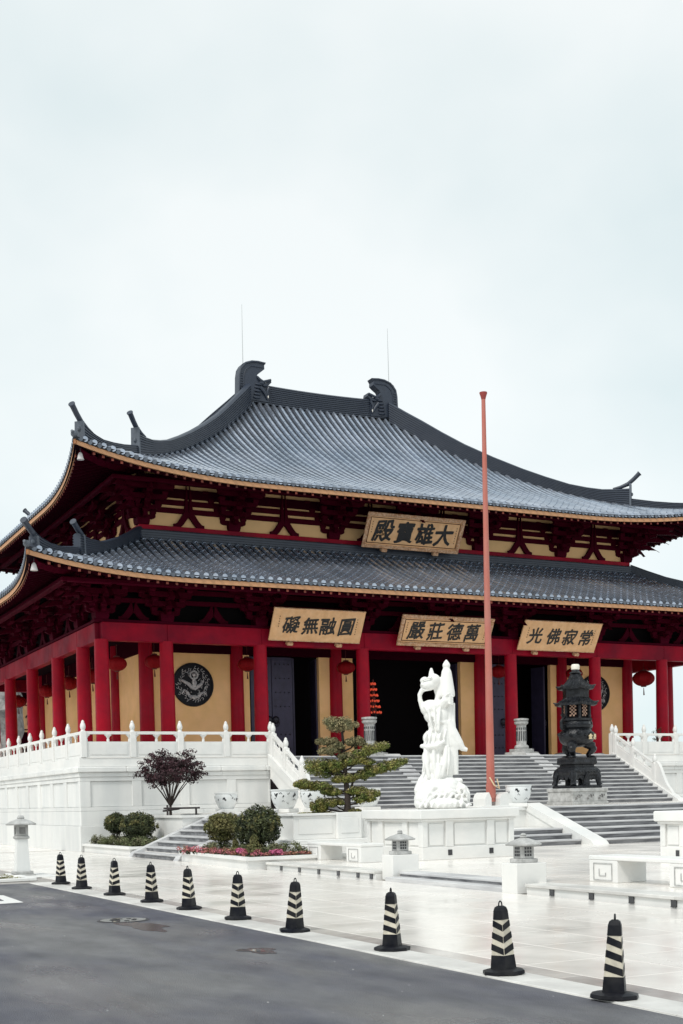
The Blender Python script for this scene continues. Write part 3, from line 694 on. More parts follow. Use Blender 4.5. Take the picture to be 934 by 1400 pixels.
# dragon roundels
rd = MB().lathe([(.86, 0), (.88, .03), (.86, .07), (.79, .075), (.78, .045), (0, .045)], 40, cap=False)
rd.v = [(x, -z, y) for x, y, z in rd.v]; rdm = rd.mesh('roundel', MT['disc'])
dr = MB(); P_ = []
random.seed(3)
def wav(pts, r, n=6): dr.tube([(x, -.075-abs(math.sin(i))*.02, z) for i, (x, z) in enumerate(pts)], r, n)
wav([(.02+.16*math.cos(t), .38+.16*math.sin(t)) for t in np.linspace(-1.2, 4.6, 12)], .035)
wav([(-.48, .18), (-.38, .10), (-.22, .02), (-.06, -.12), (.06, -.16), (.20, -.05), (.34, .04), (.42, .16)], [.04, .06, .07, .08, .08, .07, .06, .04])
wav([(-.50, -.38), (-.40, -.22), (-.28, -.30), (-.18, -.46), (.0, -.52), (.18, -.48), (.30, -.36), (.42, -.30), (.52, -.38)], [.03, .045, .055, .065, .07, .065, .055, .045, .03])
wav([(-.02, -.14), (.04, .02), (.0, .16), (.04, .28)], [.09, .08, .06, .06])
dr.ball((.03, -.10, .08), (.11, .06, .11), 8, 6).ball((.02, -.10, .38), (.07, .05, .07), 8, 6)
for k_ in range(46):
    a_ = 2*PI*k_/46+random.uniform(-.05, .05); rr = random.uniform(.52, .70); x, z = rr*math.cos(a_), rr*math.sin(a_)
    dr.tube([(x+.055*math.cos(t)*random.uniform(.7, 1), -.06, z+.055*math.sin(t)) for t in np.linspace(a_, a_+4, 6)], .014, 4)
for k_ in range(34):
    a_ = random.uniform(0, 2*PI); rr = random.uniform(.25, .55); x, z = rr*math.cos(a_), rr*math.sin(a_)
    dr.tube([(x, -.055, z), (x+random.uniform(-.07, .07), -.075, z+random.uniform(-.07, .07)), (x+random.uniform(-.1, .1), -.06, z+random.uniform(-.1, .1))], .013, 4)
drm = dr.mesh('dragon_relief', MT['silver'], smooth=True)
for x in (mid(XS[1], XS[2])+.02, mid(XS[5], XS[6])-.02):
    o = link('roundel', rdm, hall, Vector((x, YW-.02, 6.37))-off); link('dragon_relief', drm, o)
# wind bells
for (g, z_, lb) in ((GR['U'], .35, 'pale bronze wind bell hanging under the upper left roof corner'), (GR['Lw'], .35, 'pale bronze wind bell hanging under the lower left roof corner')):
    x, y = CX-g['hx']+.30, CY-g['hy']+.30; zt = hz(g, .3, .3)-.38
    bl = thing('wind_bell', lb, 'bell', (x, y, zt-.35), 0, 'wind bells at the roof corners')
    MB().tube([(x, y, zt+.05), (x, y, zt-.12)], .012, 5).build('hook', MT['iron'], bl)
    MB().lathe([(.13, 0), (.10, .10), (.075, .2), (.03, .26)], 10, (x, y, zt-.36)).build('bell_body', MT['bellm'], bl, smooth=True)

# ================================================================== PLAQUES
def glyph(ch, size, bold=.012, weight=0, shear=.05, seed=0, m='ink', depth=.012, name='character'):
    cu = bpy.data.curves.new('t', 'FONT'); cu.body = ch; cu.size = 1; cu.offset = 0; cu.resolution_u = 3
    ob = bpy.data.objects.new('t', cu); col.objects.link(ob)
    dg = bpy.context.evaluated_depsgraph_get()
    me = bpy.data.meshes.new_from_object(ob.evaluated_get(dg))
    co = np.array([v.co[:] for v in me.vertices]); bpy.data.meshes.remove(me)
    lo, hi = co.min(0), co.max(0); cu.size = size/max(hi[1]-lo[1], .6); cu.offset = bold; cu.extrude = depth
    dg = bpy.context.evaluated_depsgraph_get(); dg.update(); me = bpy.data.meshes.new_from_object(ob.evaluated_get(dg))
    n = len(me.vertices); co = np.empty(n*3); me.vertices.foreach_get('co', co); co = co.reshape(-1, 3)
    c = (co.min(0)+co.max(0))/2; co[:, 0] -= c[0]; co[:, 1] -= c[1]
    s_ = seed*1.7
    x, y = co[:, 0].copy(), co[:, 1].copy(); k1 = 2*PI/size
    co[:, 0] = x*(.95+.05*np.sin(y*k1*.8+s_))+y*(shear+.05*np.sin(s_))+.014*size*np.sin(y*k1*1.5+s_)
    co[:, 1] = y+.014*size*np.sin(x*k1*1.6+s_*2)+x*.09+.006*size*np.sin(x*k1*5+y*k1*4)
    out = np.stack([co[:, 0], -co[:, 2], co[:, 1]], 1)
    fs = [tuple(p.vertices) for p in me.polygons]; bpy.data.meshes.remove(me)
    V = []; Fs = []; w_ = weight*size
    for k_, (dx, dy) in enumerate(((0, 0), (w_, .5*w_), (-w_, -.4*w_), (.3*w_, -w_), (-.5*w_, w_)) if weight else ((0, 0),)):
        q = out.copy(); q[:, 0] += dx; q[:, 2] += dy; q[:, 1] -= .0012*k_; V.append(q); Fs += [tuple(i+k_*n for i in f) for f in fs]
    me = bpy.data.meshes.new(name); me.from_pydata(np.concatenate(V).tolist(), [], Fs); me.materials.append(MT[m])
    bpy.data.objects.remove(ob); bpy.data.curves.remove(cu); return me
def plaque(label, X0, X1, Yb, zb, Yt, zt, chars, fr, csize, frame, seed):
    wd = X1-X0; ht = math.hypot(Yb-Yt, zt-zb); ang = math.atan2(Yb-Yt, zt-zb)
    o = thing('name_plaque', label, 'plaque', ((X0+X1)/2, Yb, zb), 0, 'gilded name plaques on the hall'); o.rotation_euler = (ang, 0, 0)
    def ln(name, mb, m, par=o): return link(name, mb.mesh(name, MT[m], (0, 0, 0)), par)
    b = ln('board', MB().bbox(-wd/2, wd/2, -.02, .05, 0, ht, .01), 'gold')
    if frame:
        f = .13
        for nm, q in (('frame_rail', (-wd/2-.03, wd/2+.03, -f*.2, f)), ('frame_rail', (-wd/2-.03, wd/2+.03, ht-f, ht+.03))):
            ln(nm, MB().bbox(q[0], q[1], -.075, -.005, q[2], q[3], .02), 'giltdark', b)
        for q in ((-wd/2-.03, -wd/2+f), (wd/2-f, wd/2+.03)): ln('frame_stile', MB().bbox(q[0], q[1], -.07, -.005, f, ht-f, .02), 'giltdark', b)
        i_ = f+.05
        for q in ((-wd/2+i_, wd/2-i_, i_, i_+.025), (-wd/2+i_, wd/2-i_, ht-i_-.025, ht-i_)): ln('inner_bead', MB().box(q[0], q[1], -.03, -.018, q[2], q[3]), 'maroon', b)
        for q in ((-wd/2+i_-.025, -wd/2+i_), (wd/2-i_, wd/2-i_+.025)): ln('inner_bead', MB().box(q[0], q[1], -.03, -.018, i_, ht-i_), 'maroon', b)
    else:
        for q in ((0, .03), (ht-.03, ht)): ln('edge_bead', MB().box(-wd/2, wd/2, -.03, -.018, q[0], q[1]), 'giltdark', b)
    for i, ch in enumerate(chars):
        link('character', glyph(ch, csize, seed=seed+i, bold=.002, weight=(.026 if frame == 2 else .017)), b, (-wd/2+fr[i]*wd, -.024, ht*.50-.0))
    # small signature columns at both ends
    for sx in (-1, 1):
        sg = MB()
        for k_ in range(7 if sx > 0 else 5):
            z = ht*.74-k_*ht*.075; x = sx*(wd/2-.30)
            sg.box(x-.02, x+.022, -.026, -.021, z, z+.012).box(x-.004, x+.006, -.026, -.021, z-.025, z+.028).box(x-.018, x+.02, -.026, -.021, z-.022, z-.014)
        stuff(ln('signature_marks', sg, 'maroon', b))
    for fx in (.23, .77):
        ln('support_bracket', MB().bbox(-wd/2+fx*wd-.13, -wd/2+fx*wd+.13, -.10, .10, -.17, -.035, .02), 'giltdark')
    return o
plaque('largest gilded plaque with carved frame under the upper eaves reading 殿寶雄大', 25.37, 30.07, 48.0, 12.28, 47.28, 13.56, '殿寶雄大', (.185, .405, .61, .81), .88, 2, 1)
plaque('left plain edged gilded plaque above the columns reading 礙無融圓', 20.03, 24.0, 45.8, 7.88, 45.14, 9.06, '礙無融圓', (.21, .42, .61, .815), .68, 0, 5)
plaque('middle lower gilded plaque with carved frame partly behind the red pole reading 嚴莊德萬', 25.72, 30.08, 45.8, 7.91, 45.2, 9.04, '嚴莊德萬', (.18, .385, .595, .79), .72, 1, 9)
plaque('right plain edged gilded plaque behind the bronze burner reading 光佛寂常', 31.63, 35.71, 45.8, 7.88, 45.12, 9.07, '光佛寂常', (.18, .41, .62, .83), .70, 0, 13)

# ================================================================== RED LANTERNS
def lantern(loc, label, sc=1.0):
    o = thing('red_lantern', label, 'lantern', loc, 0, 'red silk lanterns under the veranda')
    prof = []
    for i in range(13):
        t = -PI/2*.86+PI*.86*i/12; prof.append((.42*sc*math.cos(t)*(1), .29*sc*math.sin(t)))
    b = MB(); n = 24
    b.lathe(prof, n); nv = []
    for idx, (x, y, z) in enumerate(b.v):
        k_ = idx % n; f = 1 if k_ % 2 == 0 else .96; nv.append((x*f, y*f, z))
    b.v = nv; link('silk_shade', b.mesh('silk_shade', MT['silk'], smooth=False), o)
    link('cap_ring', MB().lathe([(.12*sc, .27*sc), (.13*sc, .32*sc), (.05*sc, .34*sc)], 12).tube([(0, 0, .3*sc), (0, 0, .75)], .01, 5).mesh('cap_ring', MT['tassel']), o)
    link('tassel', MB().lathe([(.10*sc, -.31*sc), (.11*sc, -.26*sc)], 12).tube([(0, 0, -.34*sc), (.01, 0, -.62*sc)], [.012, .035], 6).mesh('tassel', MT['tassel']), o)
    return o
FL = [(14.43, 6.99, 'red lantern left of the first front column at the corner'), (15.92, 7.12, 'red lantern hanging between the corner column and the left dragon roundel'), (19.78, 7.12, 'red lantern between the left dragon roundel and the open dark door'),
      (24.19, 7.10, 'red lantern under the right end of the left plaque'), (31.75, 7.12, 'red lantern just right of the red flagpole'), (35.84, 7.13, 'red lantern directly behind the tip of the bronze burner')]
for x, z, lb in FL: lantern((x, 47.4, z-.02), lb, .93)
lantern((39.85, 47.4, 6.98), 'largest red lantern, seen against white sky at the right end', 1.25)
for y, z, lb in ((51.9, 6.95, 'red lantern in the left colonnade, nearest the corner column'), (55.6, 7.0, 'red lantern in the left colonnade behind the second side column'), (59.6, 7.0, 'red lantern in the left colonnade behind the third side column'), (65.5, 6.98, 'farthest red lantern in the left colonnade beside the small far plaque')):
    lantern((14.75, y, z), lb, 1.0)

# ================================================================== PLATFORM
PX0, PX1, PY0, PY1 = 11.95, 43.95, 44.02, 70.6
SL, SR = 19.4, 35.2          # main stair edges
plat = thing('stone_platform', 'tall white stone platform with recessed wall panels that carries the hall', 'platform', (CX, CY, 0))
MB().box(PX0+.08, PX1-.08, PY0+.08, PY1-.08, 0, 2.5).build('core_wall', MT['marble_side'], plat)
MB().box(PX0+.02, SL, PY0+.02, PY1-.02, 2.98, PF-.012).box(SL, SR, PY0+.05, PY1-.02, 2.98, PF-.012).box(SR, PX1-.02, PY0+.02, PY1-.02, 2.98, PF-.012).build('floor_slab', MT['marble'], plat)
fl = MB()
for i in range(26):
    for j in range(3): fl.bbox(PX0+.25+i*1.2, PX0+.25+(i+1)*1.2-.006, PY0+.002+j*1.1, PY0+(j+1)*1.1-.004, PF-.02, PF, .003)
stuff(fl.build('floor_tiles', MT['pave'], plat))
def ring(z0, z1, o, m='marble_side', name='moulding', b=.012):
    n = 18 if z1-z0 < .4 else 14
    for i in range(n):
        xa = PX0-o+(PX1-PX0+2*o)*i/n; xb = PX0-o+(PX1-PX0+2*o)*(i+1)/n
        MB().bbox(xa+.002, xb-.002, PY0-o, PY0+.1, z0, z1, b).build(name, MT[m], plat)
        ya = PY0+.1+(PY1-PY0-.1+o)*i/n; yb = PY0+.1+(PY1-PY0-.1+o)*(i+1)/n
        MB().bbox(PX0-o, PX0+.1, ya+.002, yb-.002, z0, z1, b).build(name, MT[m], plat)
    MB().bbox(PX1-.1, PX1+o, PY0+.1, PY1+o, z0, z1, b).build(name, MT[m], plat)
ring(0, .90, .05, name='plinth'); ring(.905, 1.42, .0, name='base_course'); ring(2.62, 2.77, .035); ring(2.775, 2.97, .11, name='cornice', b=.03)
def panels_x(lst, y):
    for a, b in lst:
        f = MB(); d = .05
        f.box(a, b, y+.055, y+.075, 1.58, 2.45)
        f.build('wall_panel', MT['marble_side'], plat)
def frame_x(xs0, xs1, pans, y):
    # solid strips around recessed panels
    e = [xs0]+[v for p in pans for v in p]+[xs1]
    for i in range(0, len(e), 2):
        if e[i+1]-e[i] > .01: MB().bbox(e[i], e[i+1], y, y+.09, 1.565, 2.465, .004).build('pilaster', MT['marble_side'], plat)
    MB().bbox(xs0, xs1, y, y+.09, 1.425, 1.56, .004).build('panel_rail', MT['marble_side'], plat); MB().bbox(xs0, xs1, y, y+.09, 2.47, 2.615, .004).build('panel_rail', MT['marble_side'], plat)
pf = [(12.32, 13.84), (14.18, 15.66), (15.98, 17.45), (17.8, 19.14)]
panels_x(pf, PY0); frame_x(PX0, SL-.02, pf, PY0)
pfr = [(SR+.3, SR+1.8), (SR+2.1, SR+3.6), (SR+3.9, SR+5.4), (SR+5.7, SR+7.2)]
panels_x(pfr, PY0); frame_x(SR+.02, PX1, pfr, PY0)
pl_ = []; y = 44.3
while y < PY1-1.9: pl_.append((y, y+1.6)); y += 1.99
for a, b in pl_: MB().box(PX0+.055, PX0+.075, a, b, 1.58, 2.45).build('wall_panel', MT['marble_side'], plat)
e = [PY0+.095]+[v for p in pl_ for v in p]+[PY1]
for i in range(0, len(e), 2): MB().bbox(PX0, PX0+.09, e[i], e[i+1], 1.565, 2.465, .004).build('pilaster', MT['marble_side'], plat)
MB().bbox(PX0, PX0+.09, PY0+.095, PY1, 1.425, 1.56, .004).build('panel_rail', MT['marble_side'], plat); MB().bbox(PX0, PX0+.09, PY0+.095, PY1, 2.47, 2.615, .004).build('panel_rail', MT['marble_side'], plat)
# balustrades
def post_mesh(h=.98):
    return MB().bbox(-.105, .105, -.105, .105, 0, h, .012).lathe([(.085, h), (.085, h+.03), (.06, h+.05), (.09, h+.10), (.10, h+.17), (.085, h+.25), (.055, h+.31), (.06, h+.33), (.03, h+.38), (.0, h+.40)], 12).mesh('post', MT['marble'], smooth=True)
PM = post_mesh(.92)
def vase(mb, x, z0, z1, sl=0, ax=0):
    d = z1-z0; pr = [(.05, 0), (.055, .08*d/.3), (.035, .12*d/.3), (.07, .2*d/.3), (.13, .26*d/.3), (.14, d)]
    b = MB().lathe(pr, 10, (x, 0, z0), sy=.6); mb.v, mb.f, _ = (mb.v, mb.f, mb.add(b.v, b.f))
def rail_panel(Lp, dz, par, loc, rz, solid=.56):
    # one bay along +x (local) of length Lp, dropping dz
    k_ = dz/Lp
    def sh(mb): mb.v = [(x, y, z-k_*x) for x, y, z in mb.v]; return mb
    x0, x1 = .108, Lp-.108
    p = link('rail_panel', sh(MB().box(x0, x1, -.05, .05, .0, solid).box(x0+.1, x1-.1, -.065, -.05, .10, solid-.08).box(x0+.1, x1-.1, .05, .065, .10, solid-.08)).mesh('rail_panel', MT['marble']), par, loc, (0, 0, rz))
    link('handrail', sh(MB().box(x0, x1, -.065, .065, .82, .92)).mesh('handrail', MT['marble']), p)
    for xx in ((x0+x1)/2, x0, x1):
        b = MB(); vase(b, xx, solid, .82); link('vase_support', sh(b).mesh('vase_support', MT['marble'], smooth=True), p)
    return p
def balustrade(label, pts, group='white stone balustrades', first=True):
    x0, y0, z0 = pts[0]; o = thing('stone_balustrade', label, 'balustrade', (x0, y0, z0), 0, group)
    for i, p in enumerate(pts):
        if i or first: link('post', PM, o, (p[0]-x0, p[1]-y0, p[2]-z0))
        if i < len(pts)-1:
            q = pts[i+1]; Lp = math.hypot(q[0]-p[0], q[1]-p[1]); rz = math.atan2(q[1]-p[1], q[0]-p[0])
            rail_panel(Lp, p[2]-q[2], o, (p[0]-x0, p[1]-y0, p[2]-z0), rz)
    return o
YB = PY0+.10
balustrade('white balustrade along the front of the platform left of the main stairs', [(12.14+i*(19.28-12.14)/4, YB, PF) for i in range(5)])
balustrade('white balustrade running back along the left side of the platform', [(12.14, YB+1.97*(i) if i else YB+.0, PF) for i in range(0, 13)][0:1]+[(12.14, 44.12+1.985*i, PF) for i in range(1, 13)], first=False)
balustrade('white balustrade along the platform right of the main stairs', [(35.32+i*1.75, YB, PF) for i in range(5)])
KS = (PF-T)/(44.02-40.2)
for X, lb in ((SL-.12, 'sloping white balustrade on the left side of the main stairs'), (SR+.12, 'sloping white balustrade on the right side of the main stairs')):
    ps = [(X, YB-.02-1.36*i, PF-KS*max(0, 1.36*i-.1)) for i in range(3)]
    ps = ps[1:]
    o = balustrade(lb, [(X, YB-.25, PF-.07)]+ps)
    x0, y0, z0 = (X, YB-.25, PF-.07)
    q = ps[-1]; n = []
    for t in np.linspace(0, 1, 12):
        yy = q[1]-.1-1.05*t; zz = q[2]-KS*(1.15*t)+.92*(1-t)**.8+.12*math.sin(t*PI*2.5)*(1-t*.4)+.10; n.append((yy-y0, zz-z0))
    poly = [(q[1]-.1-y0, q[2]-z0)]+n+[(q[1]-1.15-y0, q[2]-KS*1.15-z0)]
    link('drum_end', MB().prism(poly, 'x', -.07, .07).mesh('drum_end', MT['marble']), o)

# ================================================================== STAIRS AND TERRACES
def flight(label, name, x0, x1, ytop, ybot, ztop, zbot, n, ax='y', thick=.05, nose=.035):
    o = thing(name, label, 'stairs', ((x0+x1)/2, (ytop+ybot)/2, zbot))
    dr_ = (ytop-ybot)/n; dh = (ztop-zbot)/n
    for i in range(n):
        y_f = ybot+dr_*i; z1 = zbot+dh*(i+1)
        jn = 3 if x1-x0 > 6 else 1
        s_ = MB()
        for j in range(jn):
            a_, b_ = x0+(x1-x0)*j/jn, x0+(x1-x0)*(j+1)/jn
            if ax == 'y': s_.bbox(a_+.002, b_-.002, y_f-nose, y_f+dr_+.0, z1-thick, z1, .008)
            else: s_.bbox(y_f-nose, y_f+dr_, a_+.002, b_-.002, z1-thick, z1, .008)
        t_ = s_.build('step', MT['granite'], o)
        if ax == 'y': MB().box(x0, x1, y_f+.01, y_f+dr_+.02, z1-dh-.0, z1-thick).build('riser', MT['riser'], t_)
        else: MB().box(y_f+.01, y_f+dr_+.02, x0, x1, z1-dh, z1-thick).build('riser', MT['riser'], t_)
    return o
f1 = flight('wide upper flight of grey granite steps up to the hall platform', 'main_staircase', SL, SR, 44.02, 40.2, PF, T, 13)
def slope_band(xa, xb, parent, y0_, y1_, z0_, z1_, up, down, m='granite', name='ramp_band'):
    MB().prism([(y1_, z1_+up), (y0_, z0_+up), (y0_-.12, z0_+up-.12), (y0_-.12, z0_-.1), (y0_, z0_-.15), (y1_, z1_-down)], 'x', xa, xb).build(name, MT[m], parent, fix=True)
for xa, xb in ((24.05, 24.75), (30.75, 31.4)): slope_band(xa, xb, f1, 40.2-.02, 44.02, T, PF, .075, .3)
for xa, xb in ((SL-.3, SL+.02), (SR-.02, SR+.3)): slope_band(xa, xb, f1, 40.2-.3, 44.02, T-.02, PF, .10, .30, 'marble', 'cheek_coping')
for X, sx in ((SL-.26, -1), (SR+.04, 1)):
    MB().prism([(40.3, T-.01), (43.9, T-.01), (43.9, PF-.25), (43.6, PF-.42)], 'x', X, X+.22).build('cheek_wall', MT['marble'], f1)
MB().prism([(41.9, T+.05), (43.82, T+.05), (43.82, 2.45)], 'x', SL-.30, SL-.25).build('cheek_shade_panel', MT['black'], f1, fix=True)  # black panel painting the shade of a recess in the cheek
MB().box(SL, SR, 40.4, 44.0, .9, T+.02).build('stair_core', MT['riser'], f1)
terr = thing('stone_terrace', 'white stone terrace between the lower and the upper flights of steps', 'terrace', (25, 38, 0))
FX0, FX1 = 23.35, 32.2
MB().box(15.0, 46, 32.76, 44.0, 0, T-.012).build('core', MT['marble'], terr)
tt = MB()
for i in range(25):
    for j in range(9):
        tt.bbox(15.0+i*1.2, 15.0+(i+1)*1.2-.004, 33.1+j*1.2, 33.1+(j+1)*1.2-.004, T-.02, T, .003)
stuff(tt.build('terrace_slabs', MT['pave'], terr))
for xa, xb in ((14.9, 17.7), (17.7, 20.4), (20.4, 23.0), (FX1+.4, 36), (36, 40), (40, 46)): MB().bbox(xa+.004, xb-.004, 32.68, 33.1, T-.10, T+.006, .012).build('coping_slab', MT['marble'], terr)
f2 = flight('wide lower flight of dark streaked granite steps below the bronze burner', 'lower_staircase', FX0, FX1, 33.06, 29.45, T, G, 7)
for xa, xb in ((22.8, 23.36), (FX1-.01, FX1+.55)):
    slope_band(xa, xb, f2, 29.5, 32.75, G, T, .12, .1, 'marble', 'cheek_coping')
    MB().prism([(29.55, G), (32.76, G), (32.76, T-.02)], 'x', xa+.04, xb-.04).build('cheek_wall', MT['marble'], f2)
f3 = flight('three low steps between the statue pedestal and the white sloping cheek', 'landing_steps', 17.6, 22.8, 31.3, 29.95, G+.47, G, 3)
MB().box(17.6, 22.8, 31.28, 32.74, G, G+.466).build('landing', MT['marble'], f3)
f4 = flight('small side flight of grey steps climbing right between the two planters', 'side_staircase', 34.3, 38.15, 15.0, 12.02, T, 0, 8, ax='x')
for ya, yb in ((38.15, 38.5), (33.9, 34.3)):
    MB().prism([(15.02, T+.12), (12.0, .14), (11.9, .0), (12.3, -.1), (15.02, T-.12)], 'y', ya, yb).build('cheek_coping', MT['granite'], f4, fix=True)
    MB().prism([(15.0, 0), (12.15, 0), (15.0, T-.05)], 'y', ya+.03, yb-.03).build('cheek_wall', MT['marble'], f4, fix=True)

# ================================================================== LEAVES
def leaves(centers, n_each, size, m, name, parent, squash=1.0, shell=.55, up=.3):
    V = []; Fc = []
    for (c, r, n) in [(c, r, n_each if n is None else n) for c, r, n in centers]:
        d = rng.normal(size=(n, 3)); d /= np.linalg.norm(d, axis=1)[:, None]
        rad = (shell+(1-shell)*rng.rand(n)**.6)*(1+.10*np.sin(d[:, 0]*7+c[0]*3)*np.sin(d[:, 1]*6+c[2])+.08*np.sin(d[:, 2]*9+c[1]))
        p = np.array(c)+d*rad[:, None]*np.array(r)
        nn = d+rng.normal(size=(n, 3))*.6; nn[:, 2] += up; nn /= np.linalg.norm(nn, axis=1)[:, None]
        t = np.cross(nn, rng.normal(size=(n, 3))); t /= np.linalg.norm(t, axis=1)[:, None]; b = np.cross(nn, t)
        s_ = size*(.6+.8*rng.rand(n))[:, None]
        q = np.stack([p-t*s_, p-b*s_*.45+nn*s_*.12, p+t*s_, p+b*s_*.45+nn*s_*.12], 1).reshape(-1, 3)
        V.append(q)
    V = np.concatenate(V)-np.array(wloc(parent)[:]); n4 = len(V)//4
    me = bpy.data.meshes.new(name); me.from_pydata(V.tolist(), [], np.arange(n4*4).reshape(-1, 4).tolist()); me.materials.append(MT[m])
    return link(name, me, parent)
def clumps(c, r, k_, cr_):
    out = []
    for _ in range(k_):
        d = rng.normal(size=3); d /= np.linalg.norm(d); rr = rng.rand()**.33
        out.append(((c[0]+d[0]*r[0]*rr, c[1]+d[1]*r[1]*rr, c[2]+d[2]*r[2]*rr), (cr_*rng.uniform(.7, 1.3),)*3, None))
    return out
# planters
def planter(label, poly, h, name='stone_planter', m='marble', cop=.08, inset=.16):
    cx_ = sum(p[0] for p in poly)/len(poly); cy_ = sum(p[1] for p in poly)/len(poly); z0 = poly[0][2] if len(poly[0]) > 2 else 0
    o = thing(name, label, 'planter', (cx_, cy_, z0)); P2 = [(p[0], p[1]) for p in poly]; n = len(P2)
    def insetp(d): return [(cx_+(x-cx_)*(1-d/max(.3, abs(x-cx_))) if abs(x-cx_) > .3 else x, cy_+(y-cy_)*(1-d/max(.3, abs(y-cy_))) if abs(y-cy_) > .3 else y) for x, y in P2]
    I = insetp(inset); O = insetp(-.04); W = insetp(.02)
    for i in range(n):
        j = (i+1) % n
        a_, b_, c_, d_ = W[i], W[j], I[j], I[i]
        MB().prism([a_, b_, c_, d_], 'z', z0, z0+h-cop).build('side_wall', MT[m], o, fix=True)
        MB().prism([O[i], O[j], I[j], I[i]], 'z', z0+h-cop+.002, z0+h).build('coping', MT['marble'], o, fix=True)
    MB().prism(I, 'z', z0, z0+h-.05).build('soil', MT['soil'], o, fix=True)
    return o, I
plL, iL = planter('low white planter under the left platform wall holding two round shrubs', [(11.98, 38.56), (13.7, 38.56), (13.7, 43.9), (11.98, 43.9)], .30)
plR, iR = planter('low white corner planter with round shrubs and a row of pink flowers', [(11.55, 28.0), (14.3, 28.0), (14.3, 33.86), (11.98, 33.86)], .30)
plM, iM = planter('higher white planter holding the purple maple beside the platform wall', [(13.72, 38.54), (15.6, 38.54), (15.6, 43.9), (13.72, 43.9)], 1.24)
plP = thing('pine_planter', 'tall white stone planter with pilasters holding the cloud pruned pine', 'planter', (16.6, 31.9, G))
MB().bbox(13.7, 20.2, 30.2, 32.74, G, G+.28, .015).build('lower_plinth', MT['marble'], plP); MB().bbox(13.95, 20.1, 30.5, 32.74, G+.285, G+.40, .01).build('upper_plinth', MT['marble'], plP)
MB().bbox(14.15, 17.5, 31.0, 32.70, G+.402, 1.20, .01).build('body', MT['marble'], plP); MB().box(14.35, 17.3, 31.15, 32.6, 1.19, 1.215).build('soil', MT['soil'], plP)
for q in ((14.1, 17.55, 30.95, 31.16), (14.1, 14.3, 31.163, 32.70), (17.3, 17.55, 31.163, 32.70)): MB().bbox(*q, 1.203, 1.27, .01).build('coping', MT['marble'], plP)
MB().bbox(15.40, 16.12, 30.86, 31.0, G+.402, 1.28, .01).build('pilaster', MT['marble'], plP); MB().bbox(15.5, 16.02, 30.845, 30.86, G+.55, 1.14, .005).build('pilaster_panel', MT['marble'], plP)
MB().bbox(16.25, 17.35, 30.985, 31.0, G+.55, 1.12, .005).build('face_panel', MT['marble'], plP); MB().bbox(14.3, 15.3, 30.985, 31.0, G+.55, 1.12, .005).build('face_panel', MT['marble'], plP)
# round shrubs
def shrub(label, c, r, m, z0, n=5200):
    o = thing('round_shrub', label, 'shrub', (c[0], c[1], z0), 0, 'clipped round shrubs in the planters')
    b = MB(); 
    for k_ in range(7):
        a_ = k_*.9; b.tube([(c[0]+.04*math.cos(a_), c[1]+.04*math.sin(a_), z0-.02), (c[0]+.2*r*math.cos(a_), c[1]+.2*r*math.sin(a_), z0+.3*(c[2]-z0)), (c[0]+.6*r*math.cos(a_), c[1]+.6*r*math.sin(a_), c[2])], [.02, .016, .008], 5)
    b.build('stems', MT['bark'], o)
    cl = [(c, (r*.93, r*.93, r*.84), n)]
    for _ in range(46):
        d = rng.normal(size=3); d /= np.linalg.norm(d); d[2] = abs(d[2])*.9-.25 if rng.rand() < .8 else d[2]
        cl.append(((c[0]+d[0]*r*.84, c[1]+d[1]*r*.84, c[2]+d[2]*r*.74), (r*.2,)*3, 70))
    leaves(cl, 0, .034, m, 'foliage', o, shell=.62)
    sg = []
    for _ in range(60):
        d = rng.normal(size=3); d /= np.linalg.norm(d); d[2] = abs(d[2])*.9-.1; sg.append(((c[0]+d[0]*r*1.03, c[1]+d[1]*r*1.03, c[2]+d[2]*r*.94), (r*.09, r*.09, r*.12), 16))
    leaves(sg, 0, .03, 'shrub', 'sprigs', o, shell=.1, up=.5)
    MB().ball(c, (r*.66, r*.66, r*.55), 12, 8).build('inner_foliage', MT['shrubd'], o)
    return o
shrub('smaller dark green shrub in the left planter, nearest the corner of the platform', (12.9, 43.0, .98), .42, 'shrubd', .28, 3600)
shrub('larger dark green shrub in the left planter beside the side steps', (12.95, 40.6, .90), .60, 'shrubd', .28)
shrub('pale olive shrub in the flower planter beside the side steps', (12.95, 33.05, .93), .50, 'shrub', .28, 4200)
shrub('largest dark leafy shrub in the flower planter', (13.1, 30.9, .95), .64, 'shrubd', .28, 6400)
def cover(name, label, cat, x0, x1, y0, y1, z0, h, n, size, m, cl_=60):
    o = thing(name, label, cat, ((x0+x1)/2, (y0+y1)/2, z0)); o['kind'] = 'stuff'
    cs = [((rng.uniform(x0, x1), rng.uniform(y0, y1), z0+h*rng.uniform(.2, .8)), (.13, .13, h*.5), n//cl_) for _ in range(cl_)]
    leaves(cs, 0, size, m, 'foliage', o, shell=.2, up=.1); return o
cover('low_herbs', 'pale green and grey ground cover under the two left shrubs', 'ground cover', 12.15, 13.5, 38.9, 43.6, .25, .30, 9000, .03, 'herb')
cover('border_herbs', 'olive ground cover behind the pink flowers', 'ground cover', 12.2, 14.0, 28.7, 33.5, .25, .26, 7000, .03, 'herb')
for (x, y, r, zc) in ((12.15, 28.95, .20, .52), (12.15, 30.2, .13, .45)):
    s_ = thing('small_conifer', 'small pale olive conifer among the pink flowers' + (', the taller one at the planter corner' if r > .15 else ', the smaller one left of the taller'), 'shrub', (x, y, .26))
    leaves([((x, y, zc-.06), (r, r, r*.9), 900), ((x, y, zc+.12), (r*.55, r*.55, r), 600)], 0, .028, 'shrub', 'foliage', s_, shell=.3); MB().tube([(x, y, .25), (x, y, zc)], .015, 5).build('stem', MT['bark'], s_)
fb = thing('flower_row', 'row of pink and rosy flowers along the planter edge', 'flowers', (11.85, 31, .26)); fb['kind'] = 'stuff'
